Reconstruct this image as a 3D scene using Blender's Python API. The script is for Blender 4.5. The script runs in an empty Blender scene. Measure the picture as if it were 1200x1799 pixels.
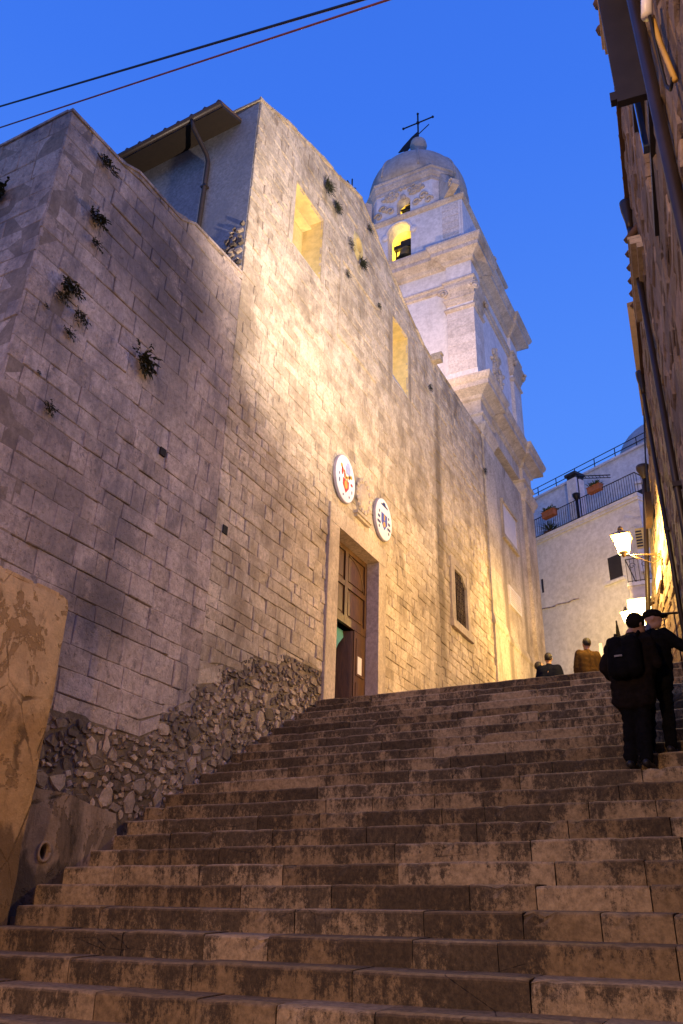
import bpy, bmesh, math, random
from mathutils import Vector, Matrix, noise as MN
C = bpy.context.scene.collection
SC = bpy.context.scene
RNG = random.Random(7)
V = Vector

# ------------------------------------------------------------------ camera
cam = bpy.data.cameras.new('camera')
cam.sensor_fit = 'VERTICAL'; cam.sensor_height = 36.0; cam.sensor_width = 24.0
cam.lens = 1456.0 / 1799.0 * 36.0
cam.clip_start = 0.05; cam.clip_end = 3000
camo = bpy.data.objects.new('camera', cam); C.objects.link(camo)
def cam_axes(yaw, pitch, roll):
    yaw, pitch, roll = map(math.radians, (yaw, pitch, roll))
    f = V((math.sin(yaw)*math.cos(pitch), math.cos(yaw)*math.cos(pitch), math.sin(pitch)))
    r = V((math.cos(yaw), -math.sin(yaw), 0)); u = r.cross(f)
    return math.cos(roll)*r + math.sin(roll)*u, -math.sin(roll)*r + math.cos(roll)*u, f
r_, u_, f_ = cam_axes(-27.9, 27.4, 1.8)
m3 = Matrix((r_, u_, -f_)).transposed()
camo.matrix_world = Matrix.Translation((0, 0, 1.58)) @ m3.to_4x4()
SC.camera = camo

# ------------------------------------------------------------------ sky and light
world = bpy.data.worlds.new('World'); SC.world = world; world.use_nodes = True
wn, wl = world.node_tree.nodes, world.node_tree.links
bg = wn['Background']
tc = wn.new('ShaderNodeTexCoord'); sx = wn.new('ShaderNodeSeparateXYZ'); cr = wn.new('ShaderNodeValToRGB')
wl.new(tc.outputs['Generated'], sx.inputs[0]); wl.new(sx.outputs['Z'], cr.inputs[0])
e = cr.color_ramp.elements
e[0].position = 0.0; e[0].color = (.165, .40, 1.0, 1)
e[1].position = 1.0; e[1].color = (.036, .15, .76, 1)
for p_, c_ in ((.35, (.108, .315, 1.0)), (.55, (.085, .262, .97)), (.80, (.048, .188, .88))):
    x = e.new(p_); x.color = (*c_, 1)
wl.new(cr.outputs[0], bg.inputs[0]); bg.inputs[1].default_value = 1.0

sun = bpy.data.lights.new('afterglow_sun', 'SUN'); sun.energy = 0.34; sun.color = (1.0, .47, .42); sun.angle = math.radians(50)
suno = bpy.data.objects.new('afterglow_sun', sun); C.objects.link(suno)
suno.rotation_euler = V((.60, -.64, .48)).to_track_quat('Z', 'Y').to_euler()
suno.location = (10, -30, 30)

SC.view_settings.view_transform = 'Standard'; SC.view_settings.look = 'None'
SC.view_settings.exposure = 0.0; SC.view_settings.gamma = 1.0; SC.view_settings.use_curve_mapping = False
SC.render.engine = 'CYCLES'
try:
    SC.cycles.use_denoising = True; SC.cycles.denoiser = 'OPENIMAGEDENOISE'
    SC.cycles.sample_clamp_indirect = 6.0
    SC.cycles.max_bounces = 6; SC.cycles.transparent_max_bounces = 8
except Exception:
    pass

WARM = (1.0, .63, .17)
def point_light(name, loc, power, color=WARM, radius=.06):
    l = bpy.data.lights.new(name, 'POINT'); l.energy = power; l.color = color; l.shadow_soft_size = radius
    o = bpy.data.objects.new(name, l); C.objects.link(o); o.location = loc; return o
def spot_light(name, loc, target, power, size, blend, color=WARM, radius=.08):
    l = bpy.data.lights.new(name, 'SPOT'); l.energy = power; l.color = color; l.spot_size = math.radians(size)
    l.spot_blend = blend; l.shadow_soft_size = radius
    o = bpy.data.objects.new(name, l); C.objects.link(o); o.location = loc
    o.rotation_euler = (V(target) - V(loc)).to_track_quat('-Z', 'Y').to_euler(); return o

# lamp positions (the fixtures are built further down, round these points)
LAMP_A = V((-2.03, 16.0, 8.85)); LAMP_B = V((-3.35, 25.0, 10.55)); LAMP_D = V((-2.2, -5.0, 4.6)); FLOOD = V((-.52, 8.5, 8.15)); ROOF = V((-10.6, 18.6, 18.3))
point_light('street_lamp_light', LAMP_A, 1600, radius=.10)
point_light('street_lamp_light', LAMP_B, 2000, radius=.08)
spot_light('corner_lamp_light', LAMP_D, (-4.0, 7.5, 1.0), 2400, 120, .7, (1.0, .56, .24), .10)
spot_light('floodlight_light', FLOOD, (-7.26, 15.6, 19.4), 13000, 92, 1.0, (1.0, .82, .68), .12)
spot_light('added_roof_light', ROOF, (-10.0, 25.0, 24.5), 2100, 100, .6, (1.0, .66, .44), .12)  # unseen lamp added to warm the tower front from below
point_light('belfry_light', (-11.7, 26.6, 28.0), 420, (1, .68, .08), .12)
point_light('drum_light', (-11.0, 26.6, 30.5), 200, (1, .68, .08), .12)

# ------------------------------------------------------------------ object helpers
WL = {}
def thing(name, label, cat, loc=(0, 0, 0), group=None, kind=None):
    o = bpy.data.objects.new(name, None); C.objects.link(o); o.empty_display_size = .2
    o.location = loc; WL[o] = V(loc)
    tag(o, label, cat, group, kind); return o
def tag(o, label=None, cat=None, group=None, kind=None):
    if label: o['label'] = label
    if cat: o['category'] = cat
    if group: o['group'] = group
    if kind: o['kind'] = kind
    return o
class MB:
    def __init__(s): s.v = []; s.f = []; s.var = []; s.sm = []
    def add(s, vs, fs, var=.5, smooth=False):
        n = len(s.v); s.v += [V(p) for p in vs]; s.f += [[i + n for i in f] for f in fs]
        s.var += [var]*len(fs); s.sm += [smooth]*len(fs); return s
    def box(s, a, b, var=.5):
        x0, y0, z0 = a; x1, y1, z1 = b
        return s.add([(x0,y0,z0),(x1,y0,z0),(x1,y1,z0),(x0,y1,z0),(x0,y0,z1),(x1,y0,z1),(x1,y1,z1),(x0,y1,z1)],
                     [(0,3,2,1),(4,5,6,7),(0,1,5,4),(1,2,6,5),(2,3,7,6),(3,0,4,7)], var)
    def fbox(s, fr, s0, s1, z0, z1, d0, d1, var=.5):          # box in a wall frame
        P = fr
        return s.add([P(s0,z0,d0),P(s1,z0,d0),P(s1,z0,d1),P(s0,z0,d1),P(s0,z1,d0),P(s1,z1,d0),P(s1,z1,d1),P(s0,z1,d1)],
                     [(0,3,2,1),(4,5,6,7),(0,1,5,4),(1,2,6,5),(2,3,7,6),(3,0,4,7)], var)
    def fpoly(s, fr, pts, d0, d1, var=.5):                    # polygon plate in a wall frame
        n = len(pts)
        vs = [fr(a, b, d0) for a, b in pts] + [fr(a, b, d1) for a, b in pts]
        fs = [list(range(n))[::-1], list(range(n, 2*n))] + [(i, (i+1) % n, n+(i+1) % n, n+i) for i in range(n)]
        return s.add(vs, fs, var)
    def tube(s, pts, r, n=8, var=.5, smooth=True, closed_ends=True):
        pts = [V(p) for p in pts]; rs = r if isinstance(r, (list, tuple)) else [r]*len(pts)
        vs = []; up = V((0, 0, 1)); prev = None
        for i, p in enumerate(pts):
            t = (pts[min(i+1, len(pts)-1)] - pts[max(i-1, 0)]).normalized()
            a = prev if prev is not None else (up if abs(t.dot(up)) < .9 else V((1, 0, 0)))
            a = (a - t*a.dot(t)).normalized(); prev = a; b = t.cross(a)
            for k in range(n):
                w = 2*math.pi*k/n; vs.append(p + (a*math.cos(w) + b*math.sin(w))*rs[i])
        fs = [(i*n+k, i*n+(k+1) % n, (i+1)*n+(k+1) % n, (i+1)*n+k) for i in range(len(pts)-1) for k in range(n)]
        if closed_ends: fs += [list(range(n))[::-1], list(range((len(pts)-1)*n, len(pts)*n))]
        return s.add(vs, fs, var, smooth)
    def lathe(s, prof, c, n=16, var=.5, smooth=True, axis='z', sx=1, sy=1):
        c = V(c); vs = []
        for r, z in prof:
            for k in range(n):
                w = 2*math.pi*k/n; vs.append(c + V((r*math.cos(w)*sx, r*math.sin(w)*sy, z)))
        m = len(prof)
        fs = [(i*n+k, i*n+(k+1) % n, (i+1)*n+(k+1) % n, (i+1)*n+k) for i in range(m-1) for k in range(n)]
        fs += [list(range(n))[::-1], list(range((m-1)*n, m*n))]
        return s.add(vs, fs, var, smooth)
    def ball(s, c, r, n=8, m=6, var=.5, R=None):
        c = V(c); rr = V(r) if not isinstance(r, (int, float)) else V((r, r, r)); vs = []
        for i in range(m+1):
            t = math.pi*i/m
            for k in range(n):
                w = 2*math.pi*k/n
                q = V((rr.x*math.sin(t)*math.cos(w), rr.y*math.sin(t)*math.sin(w), -rr.z*math.cos(t)))
                if R is not None: q = R @ q
                vs.append(c + q)
        fs = [(i*n+k, i*n+(k+1) % n, (i+1)*n+(k+1) % n, (i+1)*n+k) for i in range(m) for k in range(n)]
        return s.add(vs, fs, var, True)
    def ring(s, foot, prof, var=.5):                           # moulding: profile (offset, z) swept round a footprint polygon
        n = len(foot); rows = []
        for o, z in prof:
            q = offset_poly(foot, o); rows.append([V((a, b, z)) for a, b in q])
        vs = [p for r in rows for p in r]
        fs = [(i*n+k, i*n+(k+1) % n, (i+1)*n+(k+1) % n, (i+1)*n+k) for i in range(len(prof)-1) for k in range(n)]
        fs += [list(range(n))[::-1], list(range((len(prof)-1)*n, len(prof)*n))]
        return s.add(vs, fs, var)
    def build(s, name, mat, parent=None, label=None, cat=None, group=None, kind=None, bevel=0):
        if s.v:
            lo = V((min(p.x for p in s.v), min(p.y for p in s.v), min(p.z for p in s.v)))
            hi = V((max(p.x for p in s.v), max(p.y for p in s.v), max(p.z for p in s.v)))
        else: lo = hi = V((0, 0, 0))
        c = V(((lo.x+hi.x)/2, (lo.y+hi.y)/2, lo.z))
        me = bpy.data.meshes.new(name)
        me.from_pydata([p - c for p in s.v], [], s.f)
        at = me.attributes.new('var', 'FLOAT', 'FACE'); at.data.foreach_set('value', s.var)
        me.polygons.foreach_set('use_smooth', s.sm)
        me.materials.append(mat); me.update()
        o = bpy.data.objects.new(name, me); C.objects.link(o)
        if parent is not None:
            o.parent = parent; o.location = c - WL[parent]
        else: o.location = c
        WL[o] = c
        if bevel:
            b = o.modifiers.new('bevel', 'BEVEL'); b.width = bevel; b.segments = 2; b.limit_method = 'ANGLE'
        return tag(o, label, cat, group, kind)
def copy_at(src, delta, parent):                                # linked copy of a mesh part moved by delta
    o = src.copy(); C.objects.link(o); WL[o] = WL[src] + V(delta); o.parent = parent
    o.location = WL[o] - WL[parent] if parent is not None else WL[o]; return o
def offset_poly(poly, o):
    n = len(poly); out = []
    for i in range(n):
        p0, p1, p2 = V(poly[i-1]), V(poly[i]), V(poly[(i+1) % n])
        d1 = (p1-p0).normalized(); d2 = (p2-p1).normalized()
        n1 = V((d1.y, -d1.x)); n2 = V((d2.y, -d2.x))
        b = (n1+n2); l = b.length
        if l < 1e-6: out.append(tuple(p1+n1*o)); continue
        b /= l; k = o/max(.3, b.dot(n1)); out.append(tuple(p1+b*k))
    return out
def frame(O, u, n):
    O, u, n = V(O), V(u).normalized(), V(n).normalized()
    def P(s, z, d=0): q = O + u*s + n*d; return V((q.x, q.y, z))
    return P
def fx(pts):
    def f(x):
        if x <= pts[0][0]: return pts[0][1]
        for (a, b), (c, d) in zip(pts, pts[1:]):
            if x <= c: return b + (d-b)*(x-a)/(c-a) if c > a else d
        return pts[-1][1]
    return f

# ------------------------------------------------------------------ materials
class NT:
    def __init__(s, name):
        s.m = bpy.data.materials.new(name); s.m.use_nodes = True; s.t = s.m.node_tree
        s.b = s.t.nodes['Principled BSDF']; s.out = s.t.nodes['Material Output']
        s._pos = None
    def n(s, t, **k):
        o = s.t.nodes.new(t)
        for a, b in k.items(): setattr(o, a, b)
        return o
    def l(s, a, b): s.t.links.new(a, b)
    def put(s, sock, v):
        if isinstance(v, bpy.types.NodeSocket): s.l(v, sock)
        elif isinstance(v, (tuple, list)) and len(v) == 3 and sock.type == 'RGBA': sock.default_value = (*v, 1)
        else: sock.default_value = v
    def geo(s):
        if s._pos is None: s._pos = s.n('ShaderNodeNewGeometry')
        return s._pos
    def pos(s, sc=(1, 1, 1), off=(0, 0, 0)):
        m = s.n('ShaderNodeMapping'); s.l(s.geo().outputs['Position'], m.inputs['Vector'])
        m.inputs['Scale'].default_value = sc; m.inputs['Location'].default_value = off; return m.outputs[0]
    def noise(s, vec, scale=1, detail=5, rough=.6, dist=0):
        o = s.n('ShaderNodeTexNoise'); s.l(vec, o.inputs['Vector']); o.inputs['Scale'].default_value = scale
        o.inputs['Detail'].default_value = detail; o.inputs['Roughness'].default_value = rough; o.inputs['Distortion'].default_value = dist
        return o.outputs['Fac']
    def ramp(s, v, a, b, c=0., d=1., smooth=True):
        o = s.n('ShaderNodeMapRange'); o.interpolation_type = 'SMOOTHSTEP' if smooth else 'LINEAR'; s.put(o.inputs['Value'], v)
        o.inputs['From Min'].default_value = a; o.inputs['From Max'].default_value = b
        o.inputs['To Min'].default_value = c; o.inputs['To Max'].default_value = d; return o.outputs['Result']
    def math(s, op, a, b=0., c=0.):
        o = s.n('ShaderNodeMath', operation=op); s.put(o.inputs[0], a); s.put(o.inputs[1], b); s.put(o.inputs[2], c); return o.outputs[0]
    def mix(s, f, a, b, mode='MIX'):
        o = s.n('ShaderNodeMix', data_type='RGBA', blend_type=mode); s.put(o.inputs[0], f); s.put(o.inputs[6], a); s.put(o.inputs[7], b); return o.outputs[2]
    def var(s):
        o = s.n('ShaderNodeAttribute', attribute_name='var'); return o.outputs['Fac']
    def bump(s, h, strength=.5, dist=.02, nrm=None):
        o = s.n('ShaderNodeBump'); s.put(o.inputs['Height'], h); o.inputs['Strength'].default_value = strength; o.inputs['Distance'].default_value = dist
        if nrm is not None: s.l(nrm, o.inputs['Normal'])
        return o.outputs[0]
    def gauss(s, c, r):                                          # soft patch at a world place
        m = s.n('ShaderNodeVectorMath', operation='SUBTRACT'); s.l(s.geo().outputs['Position'], m.inputs[0]); m.inputs[1].default_value = c
        d = s.n('ShaderNodeVectorMath', operation='DIVIDE'); s.l(m.outputs[0], d.inputs[0]); d.inputs[1].default_value = r
        n_ = s.n('ShaderNodeVectorMath', operation='LENGTH'); s.l(d.outputs[0], n_.inputs[0])
        return s.ramp(n_.outputs['Value'], 0.25, 1.0, 1, 0)
    def done(s, col, rough=.9, nrm=None, spec=.25):
        s.put(s.b.inputs['Base Color'], col); s.put(s.b.inputs['Roughness'], rough); s.b.inputs['Specular IOR Level'].default_value = spec
        if nrm is not None: s.l(nrm, s.b.inputs['Normal'])
        return s.m

def stone_mat(name, ca, cb, dark=(.05, .045, .045), stain=.45, bump=.6, vamt=.5, patches=(), streak=.35, pit=.5, scale=1.0, grime=.85):
    t = NT(name); p = t.pos()
    big = t.noise(p, .45*scale, 4, .6, .4); mid = t.noise(p, 2.3*scale, 6, .65); fine = t.noise(p, 14*scale, 6, .7)
    grain = t.noise(p, 60*scale, 3, .6)
    v = t.var()
    c = t.mix(t.ramp(t.math('ADD', t.math('ADD', t.math('MULTIPLY', v, .16), .07), t.math('ADD', t.math('MULTIPLY', mid, .55), t.math('MULTIPLY', big, .30))), .40, .78), ca, cb)
    c = t.mix(1.0, c, t.ramp(v, 0, 1, 1-vamt*.5, 1+vamt*.5), 'MULTIPLY')
    c = t.mix(1.0, c, t.ramp(fine, .3, .7, .72, 1.2), 'MULTIPLY')
    st = t.noise(t.pos((1.0, 1.0, streak), (3, 7, 1)), 1.1*scale, 7, .72, .3)
    m = t.ramp(t.math('ADD', st, t.math('MULTIPLY', t.math('SUBTRACT', v, .5), -.03)), .50, .72)
    spots = t.math('MAXIMUM', t.ramp(t.noise(t.pos((1, 1, .8), (11, 2, 5)), 7*scale, 8, .78), .54, .66), t.math('MULTIPLY', t.ramp(t.noise(t.pos((1, 1, .9), (5, 9, 5)), 26*scale, 7, .8), .55, .66), .75))
    m = t.math('MAXIMUM', t.math('MULTIPLY', m, stain), t.math('MULTIPLY', spots, stain*.8))
    for cc, rr, am in patches:
        g = t.math('MULTIPLY', t.gauss(cc, rr), t.ramp(t.math('ADD', t.noise(p, 1.7, 8, .78), t.math('MULTIPLY', fine, .35)), .42, .66))
        m = t.math('MAXIMUM', m, t.math('MULTIPLY', g, am))
    c = t.mix(m, c, dark)
    gr = t.ramp(t.math('ADD', t.noise(t.pos((1, 1, .7), (21, 4, 9)), .75*scale, 9, .78, .2), t.math('MULTIPLY', fine, .22)), .57, .74)
    c = t.mix(t.math('MULTIPLY', gr, grime), c, t.mix(.78, c, tuple(x*1.6 for x in dark)))
    run = t.math('MULTIPLY', t.ramp(t.noise(t.pos((1, 1, .07), (31, 14, 2)), 2.2*scale, 5, .7, .15), .56, .72), t.ramp(t.math('ADD', big, t.math('MULTIPLY', mid, .4)), .55, .8))
    c = t.mix(t.math('MULTIPLY', run, grime*.55), c, tuple(x*1.6 for x in dark))
    pits = t.ramp(t.noise(p, 22*scale, 4, .7), .30, .45)
    h = t.math('ADD', t.math('MULTIPLY', fine, .6), t.math('ADD', t.math('MULTIPLY', grain, .2), t.math('MULTIPLY', pits, pit)))
    n1 = t.bump(h, bump, .012)
    n2 = t.bump(mid, bump*.6, .05, n1)
    return t.done(c, .92, n2, .2)

M = {}
FP = [((-7.2, 7.7, 10.9), (9, 1.6, 2.4), .78), ((-7.2, 8.0, 9.4), (9, .7, 1.5), .5), ((-7.2, 7.3, 5.2), (9, .9, .8), .75), ((-7.2, 6.3, 6.2), (9, .8, 1.0), .45)]
M['fort'] = stone_mat('fortress_stone', (.43, .335, .265), (.55, .44, .35), (.075, .066, .070), .80, 1.1, .12, FP)
CP = [((-7.2, 19.6, 11.5), (9, .42, 8), .85), ((-7.2, 19.3, 7), (9, .5, 4), .6), ((-7.2, 16.2, 15.5), (9, .22, 2.2), .6), ((-7.2, 17.55, 15.5), (9, .2, 2.0), .6), ((-7.2, 24.0, 14), (9, .18, 6), .7)]
M['church'] = stone_mat('church_stone', (.50, .40, .28), (.63, .52, .385), (.12, .09, .06), .70, 1.1, .16, CP)
M['mortar'] = stone_mat('mortar', (.22, .17, .125), (.36, .28, .21), (.07, .055, .05), .5, .5, .1)
M['rubble'] = stone_mat('rubble_stone', (.24, .18, .12), (.40, .31, .22), (.06, .05, .04), .45, .9, .9)
M['rubble_bed'] = stone_mat('rubble_mortar', (.10, .072, .045), (.24, .18, .115), (.03, .024, .02), .6, .8, .1)
M['rubble_bed2'] = stone_mat('rubble_lime_mortar', (.19, .145, .10), (.34, .265, .19), (.07, .052, .035), .85, 1.2, .1)
M['smooth_stone'] = stone_mat('dressed_stone', (.46, .37, .27), (.55, .45, .34), (.15, .12, .10), .4, .4, .3)
M['tower'] = stone_mat('tower_stone', (.66, .59, .54), (.74, .67, .62), (.24, .20, .18), .40, .45, .10, scale=.9, grime=.4)
M['tower_trim'] = stone_mat('tower_moulding', (.58, .49, .40), (.70, .61, .52), (.17, .13, .09), .60, .6, .15, grime=.6)
M['tower_low'] = stone_mat('tower_base_stone', (.50, .42, .32), (.60, .51, .40), (.15, .12, .09), .70, .5, .15, [((-7.2, 26.3, 11), (2, .4, 7), .7), ((-7.2, 28.7, 11), (2, .35, 7), .7)])
M['right'] = stone_mat('house_rubble', (.21, .145, .10), (.32, .235, .17), (.06, .05, .045), .6, .9, .3)
M['plaster_blue'] = stone_mat('nave_plaster', (.27, .26, .26), (.34, .33, .33), (.13, .13, .14), .3, .3, .1, streak=.6)

def plaster(name, ca, cb, dark, low=None, bump=.4, stain=.4):
    t = NT(name); p = t.pos()
    a = t.noise(p, .7, 6, .65, .6); b = t.noise(p, 5, 7, .7); f = t.noise(p, 40, 4, .6)
    c = t.mix(t.ramp(a, .35, .65), ca, cb)
    c = t.mix(1.0, c, t.ramp(b, .3, .7, .82, 1.12), 'MULTIPLY')
    st = t.noise(t.pos((1, 1, .3), (4, 1, 8)), 1.3, 7, .7, .5)
    m = t.math('MULTIPLY', t.ramp(st, .52, .74), stain)
    if low is not None:
        z = t.n('ShaderNodeSeparateXYZ'); t.l(t.geo().outputs['Position'], z.inputs[0])
        zz = t.math('ADD', z.outputs['Z'], t.math('MULTIPLY', t.math('SUBTRACT', t.noise(t.pos((1, 1, .5)), 2.2, 5, .6), .5), 1.3))
        m = t.math('MAXIMUM', m, t.ramp(zz, low, low+.16, .8, 0))
        big = t.noise(t.pos((1, 1, .55), (7, 7, 7)), 1.6, 8, .75, .4); m = t.math('MAXIMUM', m, t.ramp(big, .54, .66, 0, .55))
    fl = None
    if low is not None:
        fl = t.ramp(t.math('ADD', t.noise(t.pos((1, 1, .8), (2, 8, 4)), 1.5, 8, .68, .6), t.math('MULTIPLY', b, .12)), .60, .615)
        ck = t.n('ShaderNodeTexVoronoi', feature='DISTANCE_TO_EDGE'); t.l(t.pos((1, 1, .7)), ck.inputs['Vector']); ck.inputs['Scale'].default_value = 1.1
        cm = t.math('MULTIPLY', t.ramp(t.math('ADD', ck.outputs['Distance'], t.math('MULTIPLY', b, .05)), .028, .038, 1, 0), t.ramp(t.noise(p, .8, 3), .48, .56))
        c = t.mix(t.math('MULTIPLY', fl, .75), c, tuple((x+y)/2 for x, y in zip(ca, dark)))
        m = t.math('MAXIMUM', m, t.math('MULTIPLY', cm, .9))
        b = t.math('ADD', b, t.math('MULTIPLY', t.math('ADD', fl, cm), -.8))
    c = t.mix(m, c, dark)
    n1 = t.bump(t.math('ADD', t.math('MULTIPLY', b, .7), t.math('MULTIPLY', f, .2)), bump, .02)
    return t.done(c, .93, n1, .2)
M['ochre'] = plaster('ochre_plaster', (.48, .28, .095), (.66, .44, .20), (.14, .085, .035), 2.35, 1.0, .9)
M['drainwall'] = plaster('damp_plaster', (.24, .165, .095), (.42, .31, .20), (.055, .042, .028), 2.1, 1.0, 1.0)
M['white'] = plaster('white_limewash', (.60, .60, .62), (.68, .68, .70), (.33, .32, .33), None, .12, .22)
M['white2'] = plaster('tower_limewash', (.70, .66, .65), (.76, .72, .71), (.40, .36, .34), None, .25, .5)
M['niche'] = plaster('niche_glow_ochre', (.62, .47, .17), (.70, .55, .24), (.36, .25, .11), None, .4, .8)  # yellow glow of the niches put into the plaster colour instead of lamps
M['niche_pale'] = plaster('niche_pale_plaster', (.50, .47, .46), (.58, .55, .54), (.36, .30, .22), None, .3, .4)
M['dome'] = plaster('dome_render', (.38, .345, .32), (.47, .43, .40), (.22, .19, .175), None, .3, .6)
M['far_dome'] = plaster('far_dome_render', (.42, .37, .36), (.47, .42, .40), (.3, .26, .25), None, .2, .3)

def stair_mat():
    t = NT('stair_stone'); p = t.pos(); v = t.var()
    mid = t.noise(p, 3.0, 6, .65); fine = t.noise(p, 18, 7, .72); grain = t.noise(p, 70, 3, .6)
    big = t.noise(p, .9, 5, .65)
    c = t.mix(t.ramp(t.math('ADD', t.math('MULTIPLY', v, .45), t.math('ADD', t.math('MULTIPLY', mid, .45), t.math('MULTIPLY', big, .35))), .42, .85), (.23, .150, .068), (.39, .272, .142))
    c = t.mix(1.0, c, t.ramp(fine, .3, .7, .62, 1.3), 'MULTIPLY')
    sp = t.n('ShaderNodeSeparateXYZ'); t.l(p, sp.inputs[0])
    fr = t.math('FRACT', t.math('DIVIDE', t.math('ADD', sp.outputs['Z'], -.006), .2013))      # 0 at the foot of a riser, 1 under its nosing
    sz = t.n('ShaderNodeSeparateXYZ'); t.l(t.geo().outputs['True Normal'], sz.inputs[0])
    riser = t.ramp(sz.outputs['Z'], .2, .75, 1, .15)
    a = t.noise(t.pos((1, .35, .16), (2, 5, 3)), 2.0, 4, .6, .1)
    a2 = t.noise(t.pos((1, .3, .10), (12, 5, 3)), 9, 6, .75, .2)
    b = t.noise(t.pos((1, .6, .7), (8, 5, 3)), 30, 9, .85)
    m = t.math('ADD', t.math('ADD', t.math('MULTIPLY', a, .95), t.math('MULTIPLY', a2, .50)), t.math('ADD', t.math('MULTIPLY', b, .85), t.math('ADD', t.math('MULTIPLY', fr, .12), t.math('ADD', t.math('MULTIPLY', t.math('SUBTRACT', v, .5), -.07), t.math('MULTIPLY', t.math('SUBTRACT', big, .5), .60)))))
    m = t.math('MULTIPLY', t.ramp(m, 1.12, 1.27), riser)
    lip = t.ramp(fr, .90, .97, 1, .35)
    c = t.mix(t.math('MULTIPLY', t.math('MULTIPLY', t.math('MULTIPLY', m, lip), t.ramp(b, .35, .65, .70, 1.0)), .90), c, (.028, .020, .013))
    crack = t.n('ShaderNodeTexVoronoi', feature='DISTANCE_TO_EDGE'); t.l(t.pos((1, 1, 2.2)), crack.inputs['Vector']); crack.inputs['Scale'].default_value = 1.3
    cm = t.math('MULTIPLY', t.ramp(t.math('ADD', crack.outputs['Distance'], t.math('MULTIPLY', fine, .03)), .014, .022, 1, 0), t.ramp(t.noise(p, .9, 2), .52, .6))
    c = t.mix(t.math('MULTIPLY', cm, .85), c, (.015, .012, .010))
    h = t.math('ADD', t.math('MULTIPLY', fine, .7), t.math('ADD', t.math('MULTIPLY', grain, .15), t.math('MULTIPLY', cm, -.6)))
    return t.done(c, .88, t.bump(mid, .4, .04, t.bump(h, .7, .012)), .25)
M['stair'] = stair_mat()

def flat(name, col, rough=.6, metal=0., spec=.4, bump=0, var=.15, sc=8):
    t = NT(name); p = t.pos(); n_ = t.noise(p, sc, 5, .65)
    c = t.mix(1.0, col, t.ramp(n_, .3, .7, 1-var, 1+var), 'MULTIPLY')
    t.b.inputs['Metallic'].default_value = metal
    return t.done(c, rough, t.bump(n_, bump, .01) if bump else None, spec)
def glow(name, col, strength):
    m = bpy.data.materials.new(name); m.use_nodes = True; nt = m.node_tree; nt.nodes.remove(nt.nodes['Principled BSDF'])
    em = nt.nodes.new('ShaderNodeEmission'); em.inputs[0].default_value = (*col, 1); em.inputs[1].default_value = strength
    tr = nt.nodes.new('ShaderNodeBsdfTransparent'); ad = nt.nodes.new('ShaderNodeAddShader')
    nt.links.new(em.outputs[0], ad.inputs[0]); nt.links.new(tr.outputs[0], ad.inputs[1])
    nt.links.new(ad.outputs[0], nt.nodes['Material Output'].inputs[0]); return m
def wood(name, ca, cb):
    t = NT(name); g = t.noise(t.pos((6, 6, .7)), 5, 6, .65, .4)
    c = t.mix(t.ramp(g, .3, .7), ca, cb); return t.done(c, .5, t.bump(g, .25, .01), .4)
def glass(name, col, rough=.06):
    t = NT(name); return t.done(col, rough, None, .8)
M['door'] = wood('door_wood', (.050, .022, .008), (.115, .052, .018))
M['iron'] = flat('dark_iron', (.022, .020, .020), .55, .6)
M['rust'] = flat('rusty_iron', (.06, .035, .025), .75, .4)
M['pipe'] = flat('brown_downpipe', (.032, .022, .018), .45, .2)
M['bronze'] = flat('bell_bronze', (.060, .055, .040), .45, .8)
M['lead'] = flat('grey_iron_lantern', (.20, .15, .08), .5, .5)
M['lamp_glass'] = glow('lit_lantern_glass', (1.0, .66, .22), 14)
M['bulb'] = glow('lit_bulb', (1.0, .75, .4), 40)
M['tile'] = flat('clay_roof_tile', (.10, .055, .036), .85, bump=.3)
M['eave_wood'] = flat('eave_boards', (.018, .011, .006), .75, bump=.2)
M['black'] = flat('dark_interior', (.012, .010, .009), .9)
M['teal'] = flat('teal_curtain', (.10, .30, .28), .9)
M['paper'] = flat('paper_notice', (.75, .68, .64), .8, var=.03)
M['sign'] = flat('sign_enamel', (.80, .77, .76), .35, var=.03)
M['sign_edge'] = flat('sign_rim', (.30, .26, .30), .5)
M['red'] = flat('red_enamel', (.42, .035, .012), .4)
M['gold'] = flat('gold_enamel', (.70, .38, .05), .4)
M['blue'] = flat('blue_enamel', (.07, .09, .34), .4)
M['navy'] = flat('navy_enamel', (.025, .03, .10), .4)
M['grey_blue'] = flat('grey_blue_enamel', (.33, .36, .55), .4)
M['marble'] = flat('white_marble', (.62, .57, .55), .6, var=.08)
M['shutter'] = flat('dark_shutter', (.025, .022, .024), .5)
M['glass'] = glass('window_glass', (.05, .07, .12), .03)
M['terracotta'] = flat('terracotta_pot', (.30, .11, .055), .85)
M['leaf'] = flat('wall_plant_leaf', (.030, .034, .016), .8, var=.5, sc=20)
M['leaf2'] = flat('pot_plant_leaf', (.045, .070, .028), .8, var=.5, sc=20)
M['twig'] = flat('plant_twig', (.07, .05, .03), .9)
M['cable_black'] = flat('black_cable', (.012, .012, .016), .6)
M['cable_red'] = flat('reddish_cable', (.16, .045, .045), .6)
M['lamplit_cable'] = flat('painted_lamplight', (.52, .32, .06), .6)  # warm lamplight on the cable is put into this yellow
M['cloth_black'] = flat('black_cloth', (.006, .0055, .006), .95, spec=.05, bump=.3, var=.3, sc=15)
M['cloth_dark'] = flat('charcoal_cloth', (.011, .008, .007), .95, spec=.05, bump=.3, var=.3, sc=15)
M['cloth_navy'] = flat('navy_cloth', (.005, .006, .014), .95, spec=.05, bump=.3, sc=15)
M['cloth_tan'] = flat('brown_jacket_cloth', (.055, .030, .010), .9, spec=.05, bump=.3, sc=15)
M['skin'] = flat('skin', (.34, .19, .13), .6, var=.06)
M['hair'] = flat('dark_hair', (.015, .011, .009), .6, bump=.5, sc=60)
M['bag_trim'] = flat('bag_buckle', (.16, .14, .13), .5)
M['shoe'] = flat('shoe_leather', (.012, .010, .010), .5)
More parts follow.
